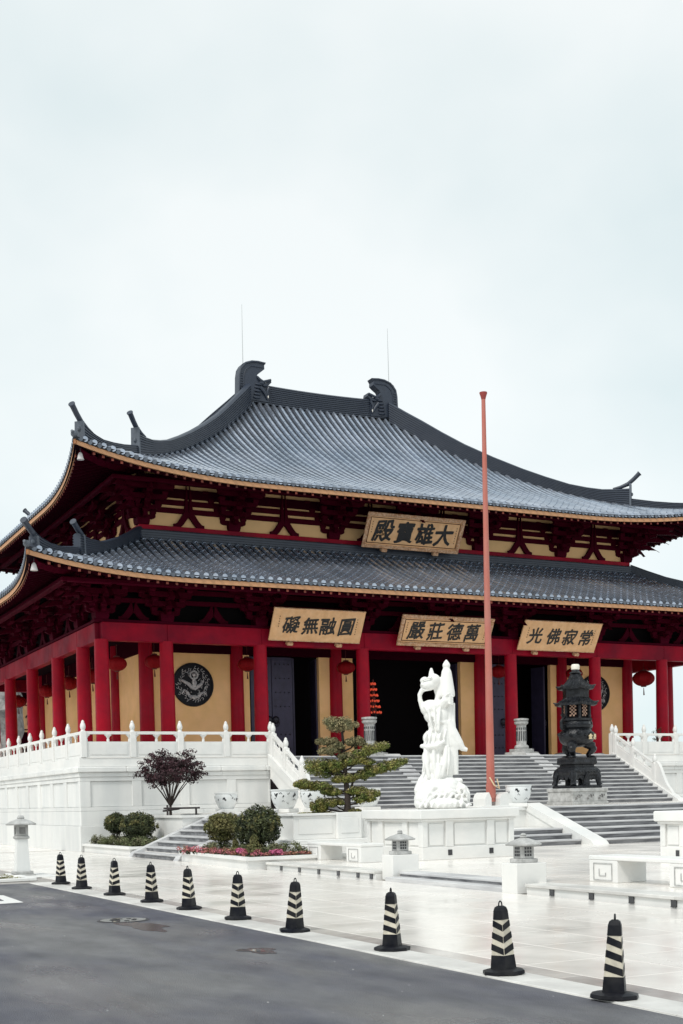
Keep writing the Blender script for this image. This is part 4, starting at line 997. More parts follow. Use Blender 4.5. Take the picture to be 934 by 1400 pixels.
cs = [((11.86+rng.uniform(-.07, .13), y, .33+rng.uniform(-.05, .10)), (.09, .09, .07), 40) for y in np.linspace(28.35, 33.5, 62)]+[((x, 28.3+rng.uniform(-.05, .12), .34), (.09, .09, .06), 55) for x in np.linspace(11.9, 14.0, 26)]
leaves(cs, 0, .026, 'pink', 'petals', fb, shell=.2, up=.6)
cs = [((11.9, 29.3+rng.uniform(-.25, .25), .42), (.09, .12, .06), 90) for _ in range(5)]+[((12.5+rng.uniform(-.2, .2), 28.3, .41), (.09, .12, .06), 70) for _ in range(3)]
leaves(cs, 0, .03, 'rosy', 'magenta_petals', fb, shell=.2, up=.6)
cs = [((11.88+rng.uniform(-.08, .2), y, .29), (.1, .1, .05), 46) for y in np.linspace(28.3, 33.6, 60)]+[((x, 28.35, .29), (.1, .1, .06), 50) for x in np.linspace(11.9, 14.0, 26)]
leaves(cs, 0, .035, 'shrubd', 'leaves', fb, shell=.1)
# purple maple
mp_ = thing('purple_maple', 'small purple leaved maple in front of the platform wall', 'tree', (14.2, 41.0, 1.19))
tr = MB(); bx, by, bz = 14.2, 41.0, 1.15
tr.tube([(bx, by, bz), (bx-.01, by, bz+.3), (bx, by, bz+.42)], [.06, .045, .042], 8)
tips = []
random.seed(21)
for k_ in range(16):
    a_ = 2*PI*k_/16+random.uniform(-.2, .2); sp = random.uniform(.35, 1.22); ex = bx+sp*1.0*math.cos(a_); ey = by+sp*.85*math.sin(a_); ez = bz+random.uniform(2.05, 2.6)-sp*.6
    m1 = (bx+.34*(ex-bx), by+.34*(ey-by), bz+.42+.36*(ez-bz-.42)); m2 = (bx+.70*(ex-bx), by+.7*(ey-by), bz+.42+.66*(ez-bz-.42)+.03)
    tr.tube([(bx, by, bz+.38), m1, m2, (ex, ey, ez)], [.028, .020, .013, .006], 6)
    for b_ in range(9):
        t = random.uniform(.25, 1.0); px = (m1[0]+(ex-m1[0])*t, m1[1]+(ey-m1[1])*t, m1[2]+(ez-m1[2])*t)
        q = (px[0]+random.uniform(-.34, .34), px[1]+random.uniform(-.3, .3), px[2]+random.uniform(-.12, .34)); tr.tube([px, ((px[0]+q[0])/2, (px[1]+q[1])/2, (px[2]+q[2])/2+.03), q], [.010, .007, .004], 4); tips.append(q)
    tips.append((ex, ey, ez))
tr.build('trunk', MT['bark'], mp_, smooth=True)
cs = []
for q in tips:
    z = min(max(q[2], bz+1.1), bz+2.65); cs.append(((q[0], q[1], z), (.20, .20, .10), 26)); cs.append(((q[0]+random.uniform(-.16, .16), q[1]+random.uniform(-.15, .15), z+random.uniform(-.1, .12)), (.17, .17, .08), 18))
leaves(cs, 0, .048, 'maple', 'crown', mp_, shell=.1, up=.8)
br = thing('tree_brace', 'weathered wooden brace of three bars around the maple trunk', 'brace', (14.3, 40.7, 1.2))
for p, q in (((13.82, 40.6, 1.47), (15.05, 40.5, 1.46)), ((13.82, 40.65, 1.38), (14.55, 41.15, 1.44)), ((13.95, 40.6, 1.15), (13.95, 40.6, 1.58)), ((14.92, 40.5, 1.15), (14.92, 40.5, 1.47))): MB().tube([p, q], .035, 6).build('bar', MT['wood'], br)
# cloud pruned pine
pn = thing('cloud_pine', 'cloud pruned pine tree with flat foliage pads in the white planter', 'tree', (16.22, 31.9, 1.2))
S_ = 48.6; rx, ry, rz_ = R.x, R.y, 0
bx, by, bz = 16.22, 31.9, 1.21
def pp(px_, py_, dep=0):   # position on the tree from its own front elevation, in metres
    return (bx+px_*.894+dep*.447, by-px_*.447+dep*.894, bz+py_)
pads = [(-.02-.12, 2.52, .50, .26, .4, 1), (-.50, 2.03, .33, .14, .25, 1), (-.46, 1.76, .32, .14, .3, 1), (.30, 2.0, .30, .16, .25, 1), (.66, 1.76, .52, .20, .35, 0), (-.74, 1.28, .60, .30, .42, 0), (.26, 1.45, .52, .15, .36, 0),
        (-.10, .98, .34, .15, .3, 0), (.62, 1.13, .40, .19, .35, 0), (1.22, 1.33, .48, .17, .32, 0), (-.92, .80, .52, .14, .3, 0), (-1.18, .86, .30, .13, .25, 0), (.55, .46, .42, .18, .3, 0), (-.40, .32, .30, .14, .25, 0), (-.78, .22, .26, .24, .3, 0), (.20, .03, .20, .12, .2, 0), (-.85, .02, .5, .07, .25, 0), (-.35, 1.36, .40, .18, .4, 0), (.30, .62, .34, .15, .3, 0), (-.25, 1.9, .25, .13, .3, 1), (.05, 1.62, .3, .12, .35, 1), (.85, 1.25, .35, .16, .3, 0), (-.45, .62, .3, .12, .3, 0)]
tk = MB(); tk.tube([pp(0, -.05), pp(.02, .5), pp(-.02, 1.0), pp(-.05, 1.5), pp(-.07, 2.0), pp(-.1, 2.45)], [.105, .085, .07, .055, .04, .03], 9)
tk.tube([pp(.02, .35), pp(.12, .7), pp(.22, 1.05)], [.05, .04, .03], 6)
for (x, z, a_, h_, d_, c_) in pads:
    z0_ = max(.1, z-.18); tk.tube([pp(-.03, z0_-.05), pp(x*.5, z0_+.02), pp(x*.92, z-.02)], [.032, .024, .012], 6)
tk.build('trunk', MT['bark'], pn, smooth=True)
low, top_ = [], []
for (x, z, a_, h_, d_, c_) in pads:
    tgt = top_ if c_ else low
    for _ in range(24):
        u_ = rng.uniform(-1, 1); v_ = rng.uniform(-1, 1)*math.sqrt(1-u_*u_*.8)
        tilt_ = .22*u_ if x > .5 and a_ > .35 else -.02*u_
        hh = h_*math.sqrt(max(.12, 1-u_*u_*.75))
        c0 = pp(x+u_*a_*.82, z+tilt_*a_+rng.uniform(-.35, .45)*hh, v_*d_*.8)
        tgt.append((c0, (a_*.30, a_*.30, hh*.72), 190))
leaves(low, 0, .028, 'pine', 'needle_pads', pn, shell=.35, up=.4); leaves([((c[0], c[1], c[2]+r[2]*.75), (r[0]*1.1, r[1]*1.1, r[2]*.45), 22) for c, r, n in low], 0, .030, 'pinetop', 'pale_pad_tops', pn, shell=.2, up=1.2); leaves(top_, 0, .028, 'pinetop', 'pale_needle_pads', pn, shell=.35, up=.4)  # paler needles laid over the top of each low pad

# ================================================================== PEDESTALS, STATUE
def pedestal(label, x0, x1, y0, y1, z0, h):
    o = thing('stone_pedestal', label, 'pedestal', ((x0+x1)/2, (y0+y1)/2, z0), 0, 'white panelled pedestals')
    zt = z0+h
    MB().bbox(x0, x1, y0, y1, z0, z0+.30, .01).build('base_course', MT['marble'], o)
    MB().box(x0+.06, x1-.06, y0+.06, y1-.06, z0+.30, zt-.22).build('core', MT['marble'], o)
    MB().bbox(x0-.10, x1+.10, y0-.10, y1+.10, zt-.22, zt, .02).build('cap_slab', MT['marble'], o); MB().bbox(x0-.04, x1+.04, y0-.04, y1+.04, zt-.27, zt-.223, .01).build('cap_moulding', MT['marble'], o)
    W_ = x1-x0; D2 = y1-y0
    for (a_, b_) in ((.0, .055), (.25, .33), (.70, .78), (.945, 1)):
        MB().bbox(x0+a_*W_, x0+b_*W_, y0+.0, y0+.058, z0+.303, zt-.272, .006).build('pilaster', MT['marble'], o)
        MB().bbox(x0+.0, x0+.058, y0+.06+a_*(D2-.06), y0+.06+b_*(D2-.06), z0+.303, zt-.272, .006).build('pilaster', MT['marble'], o)
    for (a_, b_) in ((.08, .23), (.35, .68), (.80, .925)):
        MB().bbox(x0+a_*W_, x0+b_*W_, y0+.035, y0+.06, z0+.34, zt-.33, .005).build('panel', MT['marble'], o)
        MB().bbox(x0+.035, x0+.06, y0+.06+a_*(D2-.06), y0+.06+b_*(D2-.06), z0+.34, zt-.33, .005).build('panel', MT['marble'], o)
    for a_ in (.29, .74): MB().box(x0+a_*W_-.055, x0+a_*W_+.055, y0-.012, y0+.01, z0+.10, z0+.23).build('recessed_light', MT['glass'], o)
    MB().box(x0-.012, x0+.01, y0+.8*D2-.05, y0+.8*D2+.05, z0+.10, z0+.23).build('recessed_light', MT['glass'], o)
    return o
pedestal('panelled white pedestal under the white statue', 14.85, 17.38, 25.42, 28.15, G, 1.17)
pedestal('white pedestal cut off by the right edge of the photo', 18.22, 20.75, 18.5, 21.22, G, 1.05)
# statue: one continuous carved figure
stt = thing('white_statue', 'white marble statue of a robed figure with a tall staff on carved waves', 'statue', (16.05, 26.78, G+1.17))
PM_ = 1788/((16.05*.449+26.78*.894))     # px per metre there, only to turn the measured outline into metres
def sp_(px_, py_, dep=0):
    a_ = (px_-595)/PM_; return (16.05+a_*.894*1.0+dep*.449-.0, 26.78-a_*.449*.0+dep*.894-a_*.449, 1.34+(1107-py_)/PM_)
def SB(mb, px_, py_, rx_, ry_, rd_=None, dep=0, tilt=0):
    a_, b_ = rx_/PM_, ry_/PM_; d_ = (rd_ or rx_)/PM_; t = MB().ball((0, 0, 0), 1, 16, 12); ct, st_ = math.cos(tilt), math.sin(tilt); c = sp_(px_, py_, dep)
    out = []
    for x, y, z in t.v:
        X, Z = x*a_, z*b_; X, Z = X*ct-Z*st_, X*st_+Z*ct; Y = y*d_
        out.append((c[0]+X*.894+Y*.449, c[1]-X*.449+Y*.894, c[2]+Z))
    mb.add(out, t.f)
def ST(mb, pts, rad, n=12):
    mb.tube([sp_(p[0], p[1], p[2] if len(p) > 2 else 0) for p in pts], [r/PM_ for r in rad], n)
sb = MB()
# wave base
SB(sb, 604, 1100, 38, 14, 34); SB(sb, 600, 1083, 30, 20, 28); SB(sb, 590, 1092, 26, 17, 26); SB(sb, 626, 1090, 17, 19, 22); SB(sb, 610, 1076, 18, 14, 20); SB(sb, 574, 1098, 10, 10, 16)
for k_, (a, b) in enumerate((((572, 1104), (584, 1096)), ((588, 1104), (602, 1096)), ((604, 1104), (618, 1097)), ((622, 1104), (636, 1096)), ((583, 1088), (597, 1078)), ((606, 1090), (622, 1084)), ((626, 1080), (637, 1094)))):
    ST(sb, [(a[0], a[1], -.42), ((a[0]+b[0])/2, min(a[1], b[1])-2, -.46), (b[0], b[1], -.42)], [3, 3.4, 2.2], 8)
ST(sb, [(594, 1076, -.34), (588, 1086, -.42), (584, 1094, -.44), (586, 1099, -.44)], [4, 4.6, 4, 2], 8)
# robe: hips, skirt, long left drape
for (x, y, a, b, d) in ((591, 1064, 13, 12, 13), (591, 1050, 14, 16, 13), (592, 1036, 16, 16, 13), (594, 1020, 16, 16, 13), (596, 1008, 14, 14, 12), (602, 1048, 14, 22, 12), (612, 1040, 10, 26, 10), (600, 1060, 12, 16, 12)): SB(sb, x, y, a, b, d)
ST(sb, [(588, 1058), (577, 1070, -.05), (570, 1082, -.05), (569, 1087, -.05)], [10, 8.5, 6.5, 4], 12)
ST(sb, [(600, 1045, -.2), (598, 1060, -.22), (594, 1074, -.2)], [6, 6, 4], 10)
ST(sb, [(610, 1020, -.16), (607, 1045, -.22), (602, 1062, -.24)], [3.5, 4, 3], 8)
ST(sb, [(583, 1022, -.18), (582, 1045, -.2), (585, 1064, -.2)], [3, 3.4, 2.5], 8); ST(sb, [(592, 1024, -.22), (592, 1045, -.24), (594, 1062, -.24)], [2.6, 3, 2.4], 8)
# over-tunic hem
ST(sb, [(576, 1019), (584, 1021, -.24), (596, 1020, -.27), (608, 1013, -.2)], [3, 3.6, 3.6, 2.4], 8)
for (x, y, a, b, d) in ((594, 1008, 16, 12, 12), (599, 998, 13, 12, 11)): SB(sb, x, y, a, b, d)
# torso leaning left at the top
for (x, y, a, b, d) in ((597, 988, 11.5, 14, 10), (594, 976, 14, 13, 11), (590, 967, 14.5, 12, 11), (589, 965, 12.5, 8, 10), (604, 978, 11, 16, 10)): SB(sb, x, y, a, b, d)
# neck, head, headdress
ST(sb, [(590, 958), (590.5, 951), (591, 944)], [6.0, 5.0, 5.2], 12) if False else None
SB(sb, 588, 934, 12, 8.6, 10, tilt=.18); SB(sb, 595, 928, 9.5, 9, 10); SB(sb, 581, 927, 5.5, 3.6, 5, tilt=.5); SB(sb, 583, 937, 6, 5, 7)
ST(sb, [(592, 921), (592, 916), (592, 911)], [4.2, 3.2, 1.4], 10)
ST(sb, [(598, 938, .06), (600.5, 948, .05), (600, 960, 0)], [4, 3.8, 5.5], 10)
SB(sb, 577.5, 934, 1.6, 1.6, 1.6, dep=-.1); ST(sb, [(578, 929, -.12), (584, 926.5, -.17), (592, 925, -.18)], [1.2, 1.5, 1.2], 6); ST(sb, [(579, 941, -.12), (583, 943, -.15), (587, 942.5, -.15)], [1, 1.1, .9], 6)
# raised near arm forming the loop at the left
ST(sb, [(579, 966), (575.5, 955), (575, 948), (578, 942), (583, 940)], [4, 3.4, 3.2, 3.4, 3.4], 10)
# far arm to the staff, hand with fingers
ST(sb, [(600, 966), (606, 962, -.1), (610, 957, -.15), (613, 953, -.15)], [7, 6.5, 6, 4.6], 10)
for k_ in range(4): ST(sb, [(611, 951+k_*3.4, -.12), (616, 951.5+k_*3.4, -.24), (620.5, 952.5+k_*3.4, -.16)], [1.5, 1.7, 1.4], 6)
ST(sb, [(609, 953, -.2), (613, 948.5, -.26), (617, 947.5, -.24)], [1.6, 1.6, 1.2], 6)
ST(sb, [(601, 926), (603, 940), (600, 956), (603, 968)], [4, 4, 4, 5], 8)
# staff with tall bell-shaped head
ST(sb, [(614, 1080), (616, 1030), (616, 985), (615, 950)], [4.2, 4, 4, 4], 10)
c = sp_(613, 951); sb.lathe([((r_)/PM_, z_/PM_) for r_, z_ in ((10, -1), (11.2, 1), (11, 6), (9.6, 16), (8.2, 26), (7, 34), (5.6, 37.5), (4.4, 39), (5.2, 42), (5.4, 44), (3.8, 47), (1.2, 50.5), (.1, 51.5))], 18, (c[0], c[1], c[2]))
# streaming sleeve at the right
ST(sb, [(612, 985), (620, 1004), (628, 1017), (634, 1024), (640, 1026)], [7, 8.5, 7, 4, 2.6], 12); ST(sb, [(611, 1000), (620, 1018), (626, 1026)], [8, 8, 5], 12); ST(sb, [(620, 1022), (622, 1038), (623, 1060)], [7, 5.5, 4], 10)
ST(sb, [(622, 960), (621, 985), (622, 1005)], [2.2, 3, 3.4], 8); ST(sb, [(608, 985, -.05), (610, 1020, -.05), (611, 1060, 0)], [6, 7, 6], 10)
ST(sb, [(620, 1068), (628, 1069), (632, 1067)], [4, 4.5, 2.4], 8)
# tunic folds
for (x0_, x1_) in ((586, 592), (594, 597), (602, 600)): ST(sb, [(x0_, 968, -.22), ((x0_+x1_)/2-1, 985, -.24), (x1_, 999, -.22)], [1.6, 1.9, 1.4], 6)
# crisp drapery folds
random.seed(9)
for k_ in range(6):
    x0_ = 579+k_*7; ST(sb, [(x0_, 1023+random.uniform(-2, 3), -.195), (x0_+random.uniform(-2, 2), 1042, -.215), (x0_+random.uniform(-5, 2), 1062, -.205)], [.8, 1.9, .9], 6)
for k_ in range(5):
    x0_ = 581+k_*6.6; ST(sb, [(x0_+3, 998, -.17), (x0_-.5, 1008, -.215), (x0_-2, 1017, -.225)], [.7, 1.6, 1.0], 6)
ST(sb, [(580, 964, -.15), (588, 976, -.2), (600, 985, -.19), (612, 990, -.12)], [1.4, 2.2, 2.2, 1.2], 7)
ST(sb, [(604, 962, -.14), (600, 976, -.2), (592, 987, -.19)], [1.2, 2.0, 1.2], 7)
for k_ in range(9):
    x0_ = 570+k_*8; ST(sb, [(x0_, 1105, -.52+.012*abs(k_-4)), (x0_+3.5, 1099-3*math.sin(k_*1.3), -.56+.012*abs(k_-4)), (x0_+8, 1102, -.52+.012*abs(k_-4))], [2.2, 2.4, 1.2], 7)
for k_ in range(7):
    x0_ = 580+k_*8; ST(sb, [(x0_, 1092, -.47), (x0_+4, 1086-2*math.cos(k_*2), -.50), (x0_+8, 1088, -.46), (x0_+7, 1092, -.48)], [1.6, 2.0, 1.7, .9], 7)
for k_ in range(5): ST(sb, [(624+k_*3, 1072+k_*2, -.28), (627+k_*3, 1086, -.36), (625+k_*3.5, 1100, -.34)], [1.1, 1.6, 1.1], 6)
body = sb.build('figure', MT['carved'], stt, smooth=True)
rmd = body.modifiers.new('fuse', 'REMESH'); rmd.mode = 'VOXEL'; rmd.voxel_size = .016; rmd.use_smooth_shade = True
smd = body.modifiers.new('soften', 'SMOOTH'); smd.factor = .5; smd.iterations = 1

# ================================================================== FLAGPOLE
fp = thing('flagpole', 'tall faded red pole held between two rounded white clamp stones', 'flagpole', (21.9, 33.3, T))
b0 = Vector((21.93, 33.3, 1.45)); t0 = Vector((21.93, 33.3, 13.78))
MB().tube([b0, b0.lerp(t0, .5), t0], [.135, .095, .062], 16).build('pole', MT['pole'], fp, smooth=True)
MB().lathe([(.066, .08), (.075, .12), (.085, .16), (.12, .26), (.12, .29), (.02, .30)], 14, (21.93, 33.3, 13.68)).build('pole_cap', MT['polehead'], fp, smooth=True)
MB().lathe([(.152, 0), (.152, .45)], 16, (21.93, 33.3, 1.55)).build('sleeve', MT['pole'], fp, smooth=True)
MB().tube([(21.75, 33.08, 2.2), (21.9, 33.05, 1.95), (22.1, 33.08, 1.85), (22.0, 33.05, 2.15)], .02, 6).build('halyard', MT['goldtxt'], fp)
for xx, w_ in ((21.55, .17), (22.08, .50)):
    poly = [(xx-.05, T), (xx+w_, T), (xx+w_, T+.28), (xx+w_-.05, T+.40), (xx+w_*.5, T+.47), (xx+.0, T+.40), (xx-.05, T+.28)]
    MB().prism(poly, 'y', 32.95, 33.65).build('clamp_stone', MT['marble'], fp, fix=True)
MB().bbox(21.3, 22.8, 32.9, 33.7, T, T+.06, .01).build('footing', MT['marble'], fp)

# ================================================================== BRONZE BURNER
BX, BY = 27.35, 36.1
bu = thing('incense_burner', 'tall black bronze pagoda shaped incense burner with two tiered roof on a stone base', 'incense burner', (BX, BY, T))
bu.rotation_euler = (0, 0, math.radians(8))
def bl(name, mb, m='bronze', sm_=True, par=None, fix=False):
    me = mb.mesh(name, MT[m], (0, 0, 0), sm_)
    if fix:
        import bmesh
        b = bmesh.new(); b.from_mesh(me); bmesh.ops.recalc_face_normals(b, faces=b.faces); b.to_mesh(me); b.free()
    return link(name, me, par or bu)
base = bl('stone_base', MB().bbox(-.86, .86, -.64, .64, 0, .10, .01).bbox(-.83, .83, -.61, .61, .10, .44, .01).bbox(-.86, .86, -.64, .64, .44, .56, .015), 'grey', False)
rel = MB()
for cx_ in (-.56, 0, .54):
    for k_ in range(9): a_ = k_*.7; rel.ball((cx_+.16*math.cos(a_)*(.4+.1*k_), -.615, .26+.07*math.sin(a_*1.3)), (.035, .02, .03), 6, 4)
bl('relief', rel, 'rock', True, base)
BUS = .80
n_before = set(o.name for o in col.objects)
bl('foot_plate', MB().bbox(-.86, .86, -.66, .66, .56, .65, .02), sm_=False)
for sx in (-1, 1):
    for sy in (-1, 1):
        bl('table_leg', MB().tube([(sx*.66, sy*.47, 1.1), (sx*.74, sy*.53, .95), (sx*.76, sy*.54, .78), (sx*.80, sy*.58, .65)], [.17, .16, .11, .13], 8))
bl('table_leg', MB().tube([(0, -.52, 1.05), (-.02, -.56, .85), (0, -.54, .66)], [.20, .14, .18], 8)); bl('table_leg', MB().tube([(0, .52, 1.05), (0, .56, .85), (0, .54, .66)], [.18, .12, .14], 8))
ap_ = [(-.78, 1.05)]+[(-.78+1.56*i/24, .93-.09*abs(math.sin(i*PI/6))) for i in range(25)]+[(.78, 1.05)]
for sy in (-1, 1): bl('apron', MB().prism(ap_, 'y', sy*.53-.03, sy*.53+.03), sm_=False, fix=True)
for sx in (-1, 1): bl('apron', MB().prism([(x*.68, z) for x, z in ap_], 'x', sx*.74-.03, sx*.74+.03), sm_=False, fix=True)
ph = PI/4
bl('table', MB().lathe([(.95, .98), (1.10, 1.02), (1.14, 1.10), (1.08, 1.20), (.92, 1.28), (.86, 1.30)], 4, (0, 0, 0), ph, 1, .78), sm_=False)
orn_ = MB()
for k_ in range(8): orn_.ball((-.63+k_*.18, -.60, 1.13), (.07, .05, .06), 8, 5)
bl('table_bosses', orn_)
bl('waist', MB().lathe([(.84, 1.28), (.82, 1.38)], 4, (0, 0, 0), ph, 1, .78), sm_=False)
bl('slab', MB().lathe([(.86, 1.36), (.95, 1.40), (.97, 1.46), (.93, 1.56), (.97, 1.60), (.90, 1.62)], 4, (0, 0, 0), ph, 1, .78), sm_=False)
for o in col.objects:
    if o.name not in n_before:
        for v_ in o.data.vertices: v_.co.x *= BUS; v_.co.y *= BUS
for k_ in range(3):
    a_ = math.radians((-150, -30, 90)[k_]); cx_, cy_ = .44*math.cos(a_), .40*math.sin(a_)
    lm = MB().tube([(cx_*.7, cy_*.7, 2.12), (cx_*1.25, cy_*1.25, 2.02), (cx_*1.3, cy_*1.3, 1.86), (cx_*.95, cy_*.95, 1.72), (cx_*1.2, cy_*1.2, 1.60)], [.16, .17, .13, .09, .13], 9)
    lm.ball((cx_*1.4, cy_*1.4, 1.93), (.12, .12, .12), 8, 6).ball((cx_*1.28, cy_*1.28, 1.64), (.15, .15, .06), 8, 6); bl('lion_leg', lm)
bl('bowl', MB().lathe([(.0, 1.98), (.25, 2.0), (.45, 2.07), (.54, 2.15), (.60, 2.26), (.62, 2.38), (.58, 2.50), (.50, 2.57), (.48, 2.62), (.56, 2.66), (.57, 2.74), (.50, 2.78), (.48, 2.86)], 28, cap=False))
rb = MB()
for k_ in range(14):
    a_ = 2*PI*k_/14; rb.ball((.58*math.cos(a_), .58*math.sin(a_), 2.42+.03*math.sin(3*k_)), (.09, .09, .06), 7, 5)
stuff(bl('bowl_relief', rb))
for i, ch in enumerate('金福寿'):
    a_ = math.radians(-88+i*24); g_ = glyph(ch, .17, bold=.006, seed=i, m='goldtxt', depth=.012, name='character')
    o = link('character', g_, bu, (.655*math.cos(a_), .655*math.sin(a_), 2.33)); o.rotation_euler = (0, 0, a_+PI/2)
for sx in (-1, 1):
    bl('handle', MB().tube([(sx*.52, 0, 2.55), (sx*.70, 0, 2.62), (sx*.72, 0, 2.85), (sx*.60, 0, 3.02), (sx*.66, 0, 3.10)], [.05, .055, .055, .05, .07], 8).ball((sx*.64, 0, 3.1), (.09, .06, .05), 8, 5).tube([(sx*.45, 0, 2.6), (sx*.72, 0, 2.75)], .04, 6))
bl('chamber_sill', MB().lathe([(.50, 2.86), (.56, 2.9), (.56, 2.97), (.46, 3.0)], 6, (0, 0, 0), 0), sm_=False)
bl('chamber', MB().lathe([(.44, 2.95), (.44, 3.54)], 6), 'black', False)  # core painted black as the dark seen through the lattice
for k_ in range(6):
    a_ = k_*PI/3; bl('chamber_post', MB().lathe([(.05, 2.98), (.05, 3.46)], 6, (.47*math.cos(a_), .47*math.sin(a_), 0)))
    am = a_+PI/6; cx_, cy_ = .402*math.cos(am), .402*math.sin(am)
    g_ = MB(); w2 = .115
    for i in range(4):
        for j in range(7): 
            if (i+j) % 2 == 0: g_.box(-w2+i*.058, -w2+i*.058+.058, -.012, 0, 3.04+j*.06, 3.04+j*.06+.06)
    o = bl('lattice_window', g_, 'lattice', False); o.location = (cx_, cy_, 0); o.rotation_euler = (0, 0, am+PI/2)
def hexroof(z0, R0_, z1, r1, nm):
    mb = MB(); n = 48; rows = 8; v = []; f = []
    for j in range(rows+1):
        t = j/rows; rad = R0_+(r1-R0_)*(t**.62); z = z0+(z1-z0)*t**1.5
        for k_ in range(n):
            a_ = 2*PI*k_/n; loc_ = ((a_+PI/6) % (PI/3))-PI/6; hexf = math.cos(PI/6)/math.cos(loc_-0) if False else math.cos(PI/6)/math.cos(((a_) % (PI/3))-PI/6)
            cor = max(0, 1-abs(((a_+PI/6) % (PI/3))-PI/6)/(PI/6)*1.6)
            rib = 1+.018*(1 if k_ % 2 == 0 else -1)
            v.append((rad*hexf*rib*math.cos(a_), rad*hexf*rib*math.sin(a_), z+cor*.03*(1-t)**2+.02*(1 if k_ % 2 == 0 else -1)*(1-t*.6)))
    for j in range(rows):
        for k_ in range(n): f.append((j*n+k_, j*n+(k_+1) % n, (j+1)*n+(k_+1) % n, (j+1)*n+k_))
    o = len(v)
    for k_ in range(n):
        a_ = 2*PI*k_/n; hexf = math.cos(PI/6)/math.cos(((a_) % (PI/3))-PI/6); cor = max(0, 1-abs(((a_+PI/6) % (PI/3))-PI/6)/(PI/6)*1.6); v.append((R0_*.97*hexf*math.cos(a_), R0_*.97*hexf*math.sin(a_), z0-.09+cor*.03))
    v.append((0, 0, z0-.04))
    for k_ in range(n): f.append((o+k_, o+(k_+1) % n, (k_+1) % n, k_)); f.append((len(v)-1, o+(k_+1) % n, o+k_))
    mb.add(v, f); r_o = bl(nm, mb, 'bronze', False)
    tp = MB()
    for k_ in range(6): a_ = k_*PI/3; tp.tube([(R0_*.94*math.cos(a_), R0_*.94*math.sin(a_), z0+.03), (R0_*1.05*math.cos(a_), R0_*1.05*math.sin(a_), z0+.05)], [.035, .02], 6)
    bl('corner_tip', tp, par=r_o)
hexroof(3.50, .77, 3.80, .38, 'lower_canopy'); bl('drum', MB().lathe([(.46, 3.70), (.46, 4.0), (.56, 4.06)], 6), sm_=False)
hexroof(4.06, .67, 4.56, .16, 'upper_canopy'); bl('collar', MB().lathe([(.17, 4.50), (.22, 4.55), (.15, 4.60), (.13, 4.66)], 10))
bl('white_finial', MB().lathe([(.11, 4.64), (.145, 4.68), (.15, 4.80), (.12, 4.85), (.0, 4.86)], 14), 'white')

# ================================================================== POTS
def fishbowl():
    o = thing('porcelain_pot', 'x', 'pot', (0, 0, 0), 0, 'white porcelain fish bowls with black fish')
    bb = MB().lathe([(.24, 0), (.27, .03), (.34, .16), (.395, .32), (.405, .44), (.395, .50), (.42, .53), (.42, .56), (.38, .56), (.36, .45), (.0, .42)], 32, cap=False)
    body_ = link('bowl', bb.mesh('bowl', MT['porcelain'], smooth=True), o)
    pt = MB(); random.seed(5)
    def rad(z): return float(np.interp(z, [0, .03, .16, .32, .44, .50], [.24, .27, .34, .395, .405, .395]))+.004
    for k_ in range(9):
        a0 = k_*2*PI/9+random.uniform(-.1, .1); zc = random.uniform(.30, .42)
        n = 12; big = k_ % 2 == 0; L_ = .34 if big else .14; H_ = .045 if big else .022; v = []
        for t in range(n+1):
            u_ = t/n; aa = a0+L_*(u_-.5); zz = zc+(.03*math.sin(u_*6+k_) if big else .05*(u_-.5)); hh = H_*math.sin(PI*min(1, u_*1.05))**.6*(1+.35*math.sin(u_*14))
            for s_ in (-1, 1):
                z = zz+s_*hh; r = rad(z)+.003; v.append((r*math.cos(aa), r*math.sin(aa), z))
        pt.add(v, [(2*t, 2*t+2, 2*t+3, 2*t+1) for t in range(n)])
    for k_ in range(16):
        a0 = random.uniform(0, 2*PI); z = random.uniform(.12, .48); v = []
        for t in range(5):
            aa = a0+.05*(t-2); zz = z+.018*(t-2)*random.choice((1, -1))
            for s_ in (-1, 1): r = rad(zz+s_*.008)+.003; v.append((r*math.cos(aa), r*math.sin(aa), zz+s_*.008))
        pt.add(v, [(2*t, 2*t+2, 2*t+3, 2*t+1) for t in range(4)])
    link('painted_fish', pt.mesh('painted_fish', MT['glaze']), body_)
    link('rim_band', MB().tube([(.40*math.cos(t*PI/16), .40*math.sin(t*PI/16), .53) for t in range(33)], .009, 5, cap=False).mesh('rim_band', MT['glaze']), body_)
    link('plinth', MB().bbox(-.3, .3, -.3, .3, -.12, -.005, .01).mesh('plinth', MT['marble']), o)
    return o
P0 = fishbowl()
for i, (x, y, z, lb, a_) in enumerate(((16.45, 41.6, T+.13, 'white porcelain fish bowl against the platform wall, farthest left of the bowls', 0), (15.35, 34.2, T+.13, 'white porcelain fish bowl in front of the dark triangle below the stairs', 2.2),
        (16.62, 34.9, T+.12, 'white porcelain fish bowl half hidden by the left branches of the pine', 1.1), (18.3, 34.6, T+.12, 'white porcelain fish bowl just right of the pine trunk', 3.1), (22.75, 33.0, T+.125, 'white porcelain fish bowl right of the red flagpole', 4.0))):
    if i == 0: P0.location = (x, y, z); P0.rotation_euler = (0, 0, a_); P0['label'] = lb
    else: dup(P0, (x, y, z), a_, lb)

